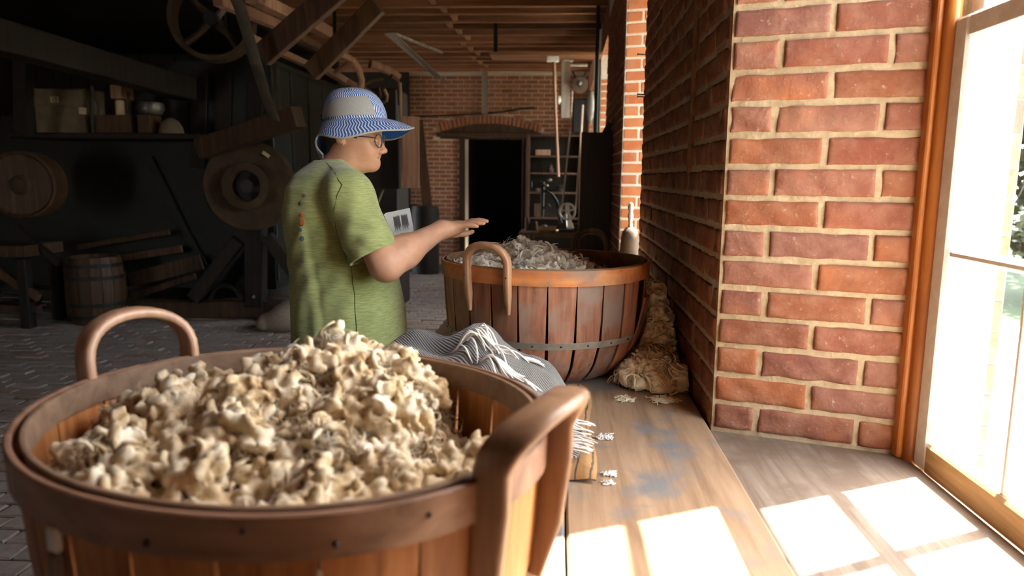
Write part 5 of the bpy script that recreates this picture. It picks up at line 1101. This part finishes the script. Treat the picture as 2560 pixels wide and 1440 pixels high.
for i, (q0, q1, w) in enumerate((((192, 618), (424, 580), .05), ((200, 660), (455, 622), .07), ((325, 700), (505, 655), .15), ((325, 742), (490, 690), .06))):
    single('leaning_plank', MB().beam(P(*q0, 6.78+.04*i), P(*q1, 6.78+.04*i), w, .03, up=(0, -1, 0)), 'brown_wood', ('topmost thin plank of the slanting stack by the barrel', 'second plank down in the slanting stack by the barrel', 'widest plank in the slanting stack by the barrel', 'lowest narrow plank of the slanting stack')[i], 'plank', 'planks beside the barrel')
Rf = rot('X', 90)@rot('Y', 0)
def wheel(name, label, px, py, y, prof, mat, extra=None, tilt=8, cat='wheel'):
    c = P(px, py, y); R = rot('Z', tilt)@rot('X', 90); t = thing(name, label, cat, tuple(c)); part('disc', MB().lathe(prof, 40, c, R), mat, t, True, 35); 
    if extra: extra(t, c, R)
    return t
def hub1(t, c, R): part('hub_ring', MB().lathe([(.135, .10), (.20, .11), (.205, .16), (.14, .175), (.125, .10)], 32, c, R), 'brown_iron', t, True, 40); part('axle', MB().lathe([(.001, .10), (.06, .10), (.06, -.2)], 16, c, R), 'black_iron', t, True); part('worn_label', MB().beam(c+np.array([.16, -.075, .30]), c+np.array([.22, -.075, .26]), .03, .004, up=(0, -1, 0)), 'tag_paper', t)
wheel('drum_pulley', 'wide brown iron drum pulley with a hollow centre', 625, 465, 6.45, [(.14, -.06), (.39, -.06), (.405, -.04), (.405, .04), (.39, .06), (.33, .05), (.20, .06), (.14, .05)], 'brown_iron', hub1)
def boss(t, c, R): part('boss', MB().lathe([(.001, .09), (.05, .085), (.06, .05), (.09, .03)], 20, c, R), 'brown_iron', t, True)
wheel('round_drum', 'large dim round wooden drum head at the left edge', 55, 462, 6.0, [(.001, .03), (.25, .035), (.27, .06), (.285, .04), (.285, -.2), (.001, -.2)], 'brown_wood', boss, 14, 'drum')
def spokes(t, c, R):
    for k in range(4):
        a = math.radians(35+90*k); q = [np.array([math.cos(a+s*.5)*r_, math.sin(a+s*.5)*r_, 0.0]) for r_, s in ((.04, 0), (.15, .35), (.27, .2))]; part('spoke', MB().tube([R@v_+c for v_ in q], [.03, .022, .028], 8), 'grey_board' if k == 0 else 'brown_iron', t, True)
    part('hanger', MB().beam(c+np.array([0, .14, -.05]), np.array([c[0], c[1]+.14, JOIST+.03]), .07, .05, up=(0, -1, 0)), 'dark_wood', t)
    part('hub', MB().lathe([(.001, .08), (.05, .08), (.06, -.15), (.001, -.15)], 16, c, R), 'black_iron', t, True)
wheel('line_shaft_pulley', 'spoked overhead pulley wheel near the dark ceiling', 532, 50, 5.6, [(.275, -.09), (.307, -.09), (.312, 0), (.307, .09), (.275, .09), (.27, 0), (.275, -.09)], 'brown_iron', spokes, 12)
single('drive_belt', MB().tube([P(536, -235, 4.28), P(556, -130, 4.30), P(578, -30, 4.32), P(600, 20, 4.36), P(620, 90, 4.32), P(640, 160, 4.33), P(664, 240, 4.5), P(688, 300, 4.7)], .036, 8, flat=.15, up=(0, -1, 0)), 'leather', 'long leather drive belt running down from the ceiling', 'belt', smooth=True)
single('drive_belt', MB().tube([P(688, 160, 6.985), P(692, 220, 6.985), P(700, 285, 6.99)], .03, 8, flat=.15, up=(0, -1, 0)), 'leather', 'short leather belt beside the green machine housing', 'belt', smooth=True)
single('feed_timber', MB().beam(P(505, 372, 6.2), P(748, 292, 6.0), .17, .16, up=(0, -1, 0)), 'brown_wood', 'short slanting timber above the drum pulley', 'timber')
# overhead timbers
q0, q1 = P(-40, 82, 4.5), P(470, 225, 6.75); single('overhead_beam', MB().beam(q0, q1, .18, .20), 'dark_wood', 'heavy dark beam running back above the crowded shelf', 'beam')
single('beam_post', MB().beam(P(58, 130, 6.0), P(60, 332, 6.2), .12, .1, up=(0, -1, 0)), 'dark_wood', 'dark upright post below the heavy beam', 'post')
for (a, b, y, w, lab) in (((655, 140), (850, -30), 4.5, .135, 'nearer dark timber slanting up to the joists'), ((778, 182), (945, 12), 4.9, .12, 'farther dark timber slanting up to the joists')):
    single('slanting_timber', MB().beam(P(*a, y), P(*b, y-.12), w, .06, up=(0, -1, 0)), 'brown_wood', lab, 'timber', 'slanting timbers')
for (a, ya, b, yb, w, h_, mt, lab) in (((545, 0), 4.65, (708, 68), 5.75, .07, .07, 'pale_wood', 'pale rail passing behind the nearer slanting timber'), ((630, -8), 4.4, (742, 46), 5.2, .09, .07, 'pale_wood', 'pale rail close under the joists at the top'), ((625, 95), 5.1, (772, 163), 6.35, .06, .05, 'pale_wood', 'thin pale rail below the slanting timbers'), ((758, 48), 5.6, (818, 82), 6.2, .10, .09, 'pale_wood', 'stubby pale beam end between the slanting timbers'), ((812, 172), 6.3, (868, 206), 7.05, .06, .06, 'pale_wood', 'short pale rail end above the green hood'), ((745, 92), 5.55, (812, 128), 6.3, .07, .05, 'brown_wood', 'short brown block between the slanting timbers')):
    single('overhead_rail', MB().beam(P(*a, ya), P(*b, yb), w, h_), mt, lab, 'rail', 'overhead rails')
single('grey_plank', MB().extrude([P(958, 82, 5.6), P(983, 82, 5.6), P(1112, 203, 6.4), P(1085, 192, 6.4)], (0, .03, .01)), 'grey_board', 'weathered grey plank slanting below the joists', 'plank'); single('thin_batten', MB().beam(P(985, 84, 5.7), P(1105, 131, 6.3), .03, .02), 'grey_board', 'thin batten slanting beside the grey plank', 'batten')
def bent(pts, r, y, lab, mat='pale_wood'): single('bent_arm', MB().tube([P(a, b, y+.05*i) for i, (a, b) in enumerate(pts)], r, 8), mat, lab, 'arm', 'bent wooden machine arms', smooth=True)
bent([(838, 130), (862, 138), (884, 152), (898, 175), (904, 200), (903, 216)], .028, 6.0, 'large bent wooden arm curving above the hat')
bent([(868, 205), (895, 218), (920, 230), (945, 248)], .030, 6.55, 'rough pale branch pointing down at the hat'); bent([(960, 222), (968, 238), (966, 252), (956, 258)], .014, 6.4, 'small hooked pale arm behind the hat crown'); bent([(946, 218), (950, 235), (944, 250)], .014, 6.5, 'smaller of the hooked pieces behind the hat crown', 'brown_wood')
bent([(978, 190), (992, 200), (999, 225), (1001, 262)], .022, 6.3, 'slim curved upright beside the pale cabinet door', 'brown_wood'); bent([(925, 160), (945, 165), (975, 178), (998, 195)], .04, 6.6, 'thick pale arm end above the cabinet'); bent([(905, 215), (930, 200), (958, 196)], .014, 6.5, 'thin bowed stick above the hat', 'brown_wood'); bent([(878, 148), (868, 160), (852, 172), (838, 182)], .024, 6.2, 'short arm slanting below the farther timber')
zb_ = P(930, 218, 7.4)[2]; single('machine_case', MB().box((P(930, 260, 7.4)[0], 7.7, zb_/2), (.50, .5, zb_), None, .02), 'dark_wood', 'tall dark wooden machine case behind the sun hat', 'case')
# shelf with boxes and oil cans in front of the machine
zs = P(250, 332, 6.5)[2]; sf = single('tool_shelf', MB().box((P(265, 332, 6.5)[0], 6.68, zs-.03), (1.75, .5, .05), None, .006), 'dark_wood', 'long dark shelf crowded with boxes and tins', 'shelf')
bx0 = P(150, 300, 6.5); cx_ = thing('card_box', 'tan cardboard box with paper label on the dark shelf', 'box', (bx0[0], 6.65, zs-.005)); wbx = 135*sc(6.5); part('carton', MB().box((bx0[0], 6.66, zs-.005+.20), (wbx, .3, .40), None, .006), 'card', cx_); part('lid_band', MB().box((bx0[0]-.01, 6.65, zs+.31), (wbx+.012, .31, .16), None, .006), 'card', cx_)
lb = P(136, 249, 6.49); part('label', MB().box(lb+np.array([0, 0, 0]), (.075, .006, .055)), 'tag_paper', cx_); tg = P(207, 277, 6.49); part('price_tag', MB().box(tg, (.07, .006, .06), rot('Y', 6)), 'tag_paper', cx_)
m = MB().box(lb+np.array([-.012, -.004, 0]), (.006, .002, .036)).box(lb+np.array([.018, -.004, .015]), (.026, .002, .006)).box(lb+np.array([.018, -.004, -.003]), (.006, .002, .030)); part('label_print', m, 'ink', cx_, kind='stuff')
def shelf_item(name, px, w, hgt, mat, label, cat, prof=None, dz=0):
    c = P(px, 332, 6.5); c[2] = zs-.005+dz; single(name, MB().lathe([(r_*w/2, z_*hgt) for r_, z_ in prof], 14, c) if prof else MB().box(c+np.array([0, 0, hgt/2]), (w, .2, hgt), None, .006), mat, label, cat, 'things on the dark tool shelf', smooth=prof is not None)
shelf_item('oil_bottle', 240, .08, .42, 'leather', 'slim yellowish bottle beside the tan cardboard box', 'bottle', [(.001, 0), (1, 0), (1, .6), (.45, .78), (.5, 1), (.001, 1)]); shelf_item('crate', 300, .33, .16, 'brown_wood', 'low brown crate in the middle of the dark shelf', 'crate')
shelf_item('wooden_block', 312, .10, .12, 'pale_wood', 'pale upright block on top of the low crate', 'block', None, .30); shelf_item('brass_tin', 306, .09, .13, 'tag_paper', 'round ochre tin on the low crate', 'tin', [(.001, 0), (1, 0), (1, .9), (.8, 1), (.001, 1)], .165); shelf_item('thin_bottle', 326, .05, .20, 'leather', 'thin amber bottle on the low crate end', 'bottle', [(.001, 0), (1, 0), (1, .6), (.4, .75), (.4, 1), (.001, 1)], .165)
shelf_item('oil_can', 380, .24, .13, 'grey_iron', 'squat grey oil can on a stand', 'oil can', [(.001, 0), (.8, .0), (1, .4), (.9, .8), (.15, 1), (.001, 1)], .17); shelf_item('can_stand', 376, .12, .165, 'brown_wood', 'small wooden stand under the grey oil can', 'stand'); shelf_item('rag_bundle', 428, .22, .14, 'card', 'crumpled brown rag at the right end of the shelf', 'rag', [(.001, 0), (1, 0), (.9, .4), (.6, .8), (.2, 1), (.001, 1)])
# barrel, trestle, sack
c = P(248, 812, 6.45); c[2] = 0; br_ = thing('barrel', 'dim wooden barrel with iron hoops in front of the machine', 'barrel', tuple(c)); BR, BH = .255, .62; nst = 16
for i in range(nst):
    a0, a1 = 2*math.pi*i/nst+.012, 2*math.pi*(i+1)/nst-.012; T_, A_ = np.meshgrid(np.linspace(0, 1, 7), np.linspace(a0, a1, 3), indexing='ij'); r_ = BR*(.86+.14*np.sin(T_*math.pi)); part('stave', MB().grid(np.stack([c[0]+r_*np.cos(A_), c[1]+r_*np.sin(A_), T_*BH], -1).transpose(1, 0, 2), None, .018), 'brown_wood', br_, True, 40)
for t_ in (.12, .30, .70, .88): rr = BR*(.86+.14*math.sin(t_*math.pi)); part('hoop', MB().lathe([(rr+.004, t_*BH-.018), (rr+.006, t_*BH+.018), (rr-.004, t_*BH+.018), (rr-.006, t_*BH-.018), (rr+.004, t_*BH-.018)], 32, c), 'black_iron', br_, True, 30)
part('lid', MB().lathe([(.001, BH-.03), (BR*.84, BH-.03), (BR*.84, BH-.05), (.001, BH-.05)], 32, c), 'brown_wood', br_)
tr = thing('trestle_table', 'dark trestle table with diagonal braces at the left edge', 'table', tuple(np.array([P(50, 790, 6.3)[0], 6.3, 0]))); part('top', MB().beam(P(-60, 622, 6.3), P(112, 622, 6.3), .5, .10, up=(0, 0, 1)), 'brown_wood', tr)
zl = P(103, 790, 6.3)[2]
for y_ in (6.1, 6.5):
    x_ = P(103, 700, 6.3)[0]; part('leg', MB().box((x_, y_, P(103, 640, 6.3)[2]/2), (.09, .09, P(103, 640, 6.3)[2]), None, .006), 'dark_wood', tr); part('leg', MB().box((x_-1.1, y_, P(103, 640, 6.3)[2]/2), (.09, .09, P(103, 640, 6.3)[2]), None, .006), 'dark_wood', tr)
part('brace', MB().beam(P(-10, 675, 6.1), P(98, 745, 6.1), .07, .05, up=(0, -1, 0)), 'brown_wood', tr); part('low_rail', MB().beam(P(-60, 768, 6.12), P(100, 772, 6.12), .06, .06, up=(0, -1, 0)), 'brown_wood', tr); part('brace', MB().beam(P(40, 570, 6.25), P(150, 660, 6.25), .06, .05, up=(0, -1, 0)), 'dark_wood', tr)
G = Field((P(630, 800, 6.35)[0], 5.95, -.01), (P(800, 800, 6.35)[0], 6.75, .55), .014); c = P(735, 825, 6.35); c[2] = 0
G.cone((c[0]-.22, 6.32, .05), (c[0]+.12, 6.38, .06), .10, .12, .08, sc=(1, .6, 1)); G.cone((c[0]-.06, 6.36, .12), (c[0]+.06, 6.40, .28), .13, .07, .08, sc=(1, .7, 1)); G.plane_cut((0, 0, .002), (0, 0, -1), (-9, -9, -9), (9, 9, 9)); V, F = G.mesh()
o = link('grain_sack', make_mesh('grain_sack', V-c, F, True), 'burlap', None, c); tag(o, 'slumped pale burlap sack on the floor behind the person', 'sack')

rq = P(840, 187, 6.68); single('rail_strap', MB().beam(rq+np.array([0, 0, .02]), np.array([rq[0], rq[1], JOIST+.03]), .03, .012, up=(0, -1, 0)), 'black_iron', 'thin iron strap carrying the short rail above the green hood', 'strap')
rq = P(930, 30, 4.80); single('timber_strap', MB().beam(rq, np.array([rq[0], rq[1], JOIST+.03]), .035, .012, up=(0, -1, 0)), 'black_iron', 'iron strap tying the farther slanting timber to the joists', 'strap')
rq = P(690, 125, 5.63); single('rail_strap', MB().beam(rq+np.array([0, 0, .02]), np.array([rq[0], rq[1], JOIST+.03]), .03, .012, up=(0, -1, 0)), 'black_iron', 'thin iron strap carrying the thin rail below the slanting timbers', 'strap')
